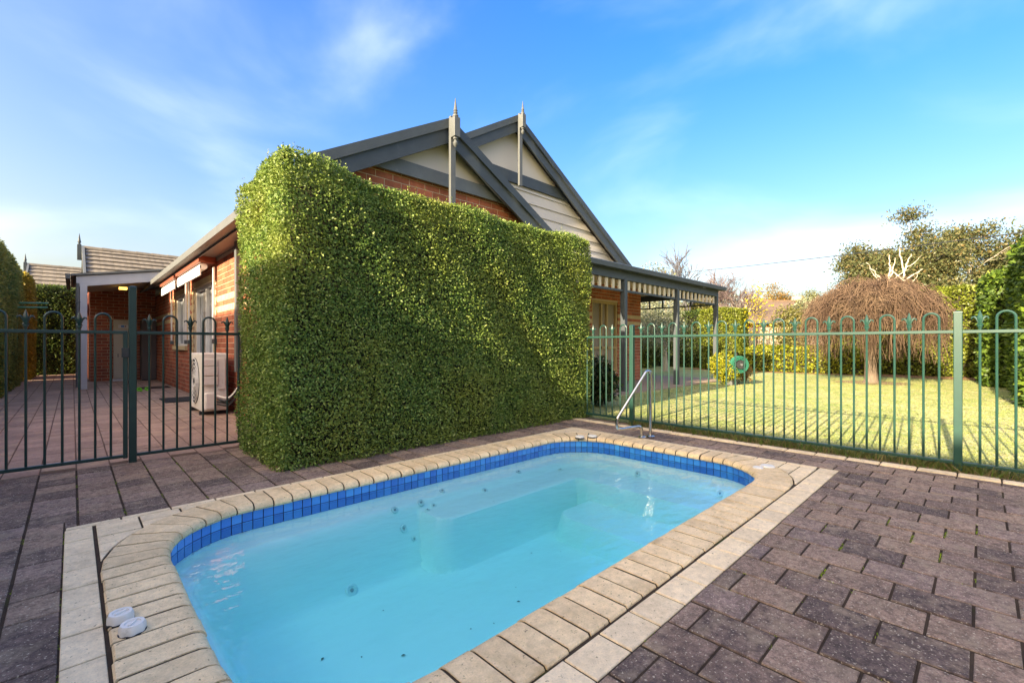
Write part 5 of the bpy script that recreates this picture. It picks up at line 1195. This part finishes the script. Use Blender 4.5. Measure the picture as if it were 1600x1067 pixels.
# brown-roofed neighbour
x, y = far(lat(1232), 34); nb2 = empty('neighbouring_house', (x, y, 0)); tag(nb2, 'low brown tiled neighbour roof beyond the back hedges', 'house')
def hip(parent, cx, cy, w, l, ze, zr, ridge, ang, mat, wall_mat):
    T = Matrix.Translation((cx, cy, 0)) @ Matrix.Rotation(ang, 4, 'Z')
    def B(mb, name, m): mb.v = [tuple(T @ Vector(v)) for v in mb.v]; return mb.build(name, m, parent)
    B(MB().box(-l / 2 + .4, l / 2 - .4, -w / 2 + .4, w / 2 - .4, 0, ze), 'wall', wall_mat)
    vs = [(-l / 2, -w / 2, ze), (l / 2, -w / 2, ze), (l / 2, w / 2, ze), (-l / 2, w / 2, ze), (-ridge / 2, 0, zr), (ridge / 2, 0, zr)]
    r_ = B(MB().add(vs, [(0, 1, 5, 4), (2, 3, 4, 5), (1, 2, 5), (3, 0, 4), (3, 2, 1, 0)]), 'roof', mat)
    B(MB().box(-ridge / 2 - .1, ridge / 2 + .1, -0.12, 0.12, zr - 0.03, zr + 0.09), 'ridge', mat); B(MB().box(-l / 2 - .1, l / 2 + .1, -w / 2 - .12, -w / 2 - 0.005, ze - .15, ze + .02), 'gutter', 'grey_paint')
    B(MB().box(ridge * 0.15, ridge * 0.15 + .45, 0.5, 0.95, zr - 0.8, zr + 0.45), 'chimney', 'mortar')
    for k in range(3): B(MB().box(-l / 2 + 1.5 + k * 3, -l / 2 + 2.8 + k * 3, -w / 2 + .37, -w / 2 + .398, 0.9, 2.0), 'window', 'glass')
hip(nb2, x, y, 9, 13, 2.55, 4.25, 5.5, R(-44), 'brown_roof', 'brick')
x, y = far(lat(1254), 58); nb3 = empty('neighbouring_house', (x, y, 0)); tag(nb3, 'distant blue-grey roof peeping over the brown roof', 'house')
hip(nb3, x, y, 9, 5, 4.2, 6.9, 0.6, R(-44), 'slate_roof', 'brick')
# unseen house added so its ridge shades the pool, boundary fence in front
lf_ = empty('boundary_fence', (-1.45, 2, 0)); tag(lf_, 'timber paling boundary fence left of the pool, outside the picture', 'fence')
pm2 = MB().box(-0.01, 0.01, -0.07, 0.07, 0, 1.65).mesh('paling', 'paling')
for q in range(104): link('paling', pm2, lf_, (0, -8.3 + q * 0.152, 0), (0, 0, random.uniform(-.02, .02)))
for z in (0.3, 1.3): o = MB().box(-0.05, -0.012, -8.4, 7.5, z, z + 0.08).build('rail', 'paling'); o.parent = lf_
shade_house = empty('neighbouring_house', (-10.2, 2.0, 0)); tag(shade_house, 'unseen brick house added left of the pool to cast shade on it', 'house')
hip(shade_house, -10.2, 2.0, 8.4, 26, 3.0, 5.86, 20, R(90), 'brown_roof', 'brick')
# trees beyond
x, y = far(lat(1080), 36)
tree('bare_tree', 'bare dark grey tree standing above the verandah roof', x, y, 10.6, 0.36, 0.13, 'grey_bark', None, 5, 4, 0.55, seed=3, rmin=0.016, group='trees beyond the garden', shrink=0.66)
x, y = far(lat(1160), 31)
tree('birch_tree', 'bare pale-trunked birch with purple-brown twigs under the cable', x, y, 8.4, 0.36, 0.12, 'white_bark', None, 5, 5, 0.62, seed=12, rmin=0.0075, gravity=0.05, group='trees beyond the garden', shrink=0.66, twig_mat='birch_twig')
for i, (px, d, H, m, lab, sd_, pr) in enumerate([
    (1112, 40, 6.0, 'olivegreen', 'green and brown bushy tree left of the birch', 21, 120), (1180, 44, 5.0, 'autumn', 'low russet tree right of the birch', 22, 120),
    (1205, 52, 7.6, 'autumn', 'rounded tan autumn tree over the brown roof', 23, 150), (1248, 55, 8.6, 'olivegreen', 'rounded olive tree right of the tan autumn tree', 24, 150),
    (1300, 30, 4.6, 'olive', 'silvery grey-green tree left of the gum behind the weeping tree', 25, 130), (1560, 30, 4.9, 'autumn', 'orange-tinged autumn tree above the laurel hedge', 26, 120), (1530, 33, 5.2, 'olivegreen', 'dark green tree between the gum and the autumn tree', 27, 150),
    (1430, 40, 6.0, 'olivegreen', 'low green tree under the gum crown', 28, 150)]):
    x, y = far(lat(px), d)
    tree('background_tree', lab, x, y, H * 1.12, 0.38, 0.14, 'bark', m, 5, 3, 0.95, pr, 0.36, 0.17, sd_, group='trees beyond the garden')
for i, (px, d, H, lab, sd_, pr) in enumerate([(1400, 29, 8.2, 'white-limbed gum tree with sparse crown behind the weeping tree', 31, 75), (1470, 31, 9.0, 'taller gum tree with pale trunk right of the white-limbed one', 33, 75), (1352, 32, 7.2, 'shorter gum tree at the left of the group', 35, 75)]):
    x, y = far(lat(px), d)
    tree('gum_tree', lab, x, y, H * 1.12, 0.40, 0.14, 'white_bark', 'gum', 5, 3, 0.85, pr * 3, 0.38, 0.17, sd_, group='gum trees behind the garden', flat=0.6)
def white_tree(px, d, lab, limbs):
    x, y = far(lat(px), d); t = empty('bare_white_tree', (x, y, 0)); tag(t, lab, 'tree', 'bare white trees behind the weeping tree'); side = Vector((RT[0], RT[1], 0)); ahead = Vector((FW[0], FW[1], 0)); o = Vector((x, y, 0))
    for k, (pts, r) in enumerate(limbs):
        dep = random.uniform(-0.5, 0.5) if k else 0.0; n_ = len(pts); w = [o + side * a + ahead * dep * q / max(1, n_ - 1) + Vector((0, 0, b)) for q, (a, b) in enumerate(pts)]
        fine = []
        for q in range(n_ - 1):
            for e in range(4): fine.append(w[q].lerp(w[q + 1], e / 4) + Vector((random.gauss(0, .03), random.gauss(0, .03), random.gauss(0, .02))))
        fine.append(w[-1]); L_ = len(fine); MB().tube(fine, [r * (1 - 0.75 * q / (L_ - 1)) for q in range(L_)], 7, False).build('trunk' if k == 0 else 'limb', 'white_bark', t, True)
white_tree(1386, 24, 'left of two bare white trees above the weeping tree', [([(0, -0.05), (-0.05, 2.6), (0.08, 4.2), (0.17, 5.1), (0.12, 5.75)], 0.07), ([(0.03, 4.0), (-0.55, 4.75), (-1.1, 5.35)], 0.05), ([(-0.3, 4.3), (-0.62, 4.7), (-0.75, 5.1)], 0.03), ([(0.12, 4.5), (0.4, 5.1), (0.55, 5.6)], 0.04), ([(0.1, 4.3), (0.5, 4.7), (0.75, 4.9)], 0.025), ([(-0.02, 3.6), (-0.5, 4.3), (-0.62, 4.6)], 0.03)])
white_tree(1411, 24.5, 'right of two bare white trees above the weeping tree', [([(0, -0.05), (0.04, 2.6), (0.0, 4.1), (0.03, 5.0), (-0.2, 5.85), (-0.15, 6.3)], 0.07), ([(0.03, 4.9), (0.35, 5.5), (0.66, 5.95)], 0.045), ([(0.0, 4.4), (-0.35, 4.85), (-0.66, 5.2)], 0.05), ([(0.05, 4.4), (0.35, 4.75), (0.62, 5.0)], 0.04), ([(0.15, 5.15), (0.45, 5.35), (0.7, 5.75)], 0.025), ([(0.3, 4.0), (0.7, 4.5), (1.0, 4.95)], 0.025), ([(0.02, 3.3), (0.3, 4.0), (0.32, 4.2)], 0.03)])
# service cable
pa, pb = at(lat(1040), 46), at(lat(1760), 14); za, zb = 1 + (539 - 428) * 46 / 711, 1 + (539 - 342) * 14 / 711
path = [(pa[0] + (pb[0] - pa[0]) * t, pa[1] + (pb[1] - pa[1]) * t, za + (zb - za) * t - 0.9 * 4 * t * (1 - t) * 0.16) for t in np.linspace(0, 1, 30)]
pc = empty('service_cable', (pb[0], pb[1], 0)); tag(pc, 'black overhead service cable sloping across the sky at right', 'cable')
MB().tube(path, 0.020, 6).build('cable', 'cable', pc, True)
for p, z_ in ((pa, za), (pb, zb)): MB().tube([(p[0], p[1], -0.05), (p[0], p[1], z_ + 0.3)], [0.14, 0.10], 10).build('pole', 'bark', pc, True)
print('objects', len(bpy.data.objects), 'bricks', brick_count[0], 'tris', sum(len(m.loops) - 2 * len(m.polygons) for m in bpy.data.meshes))
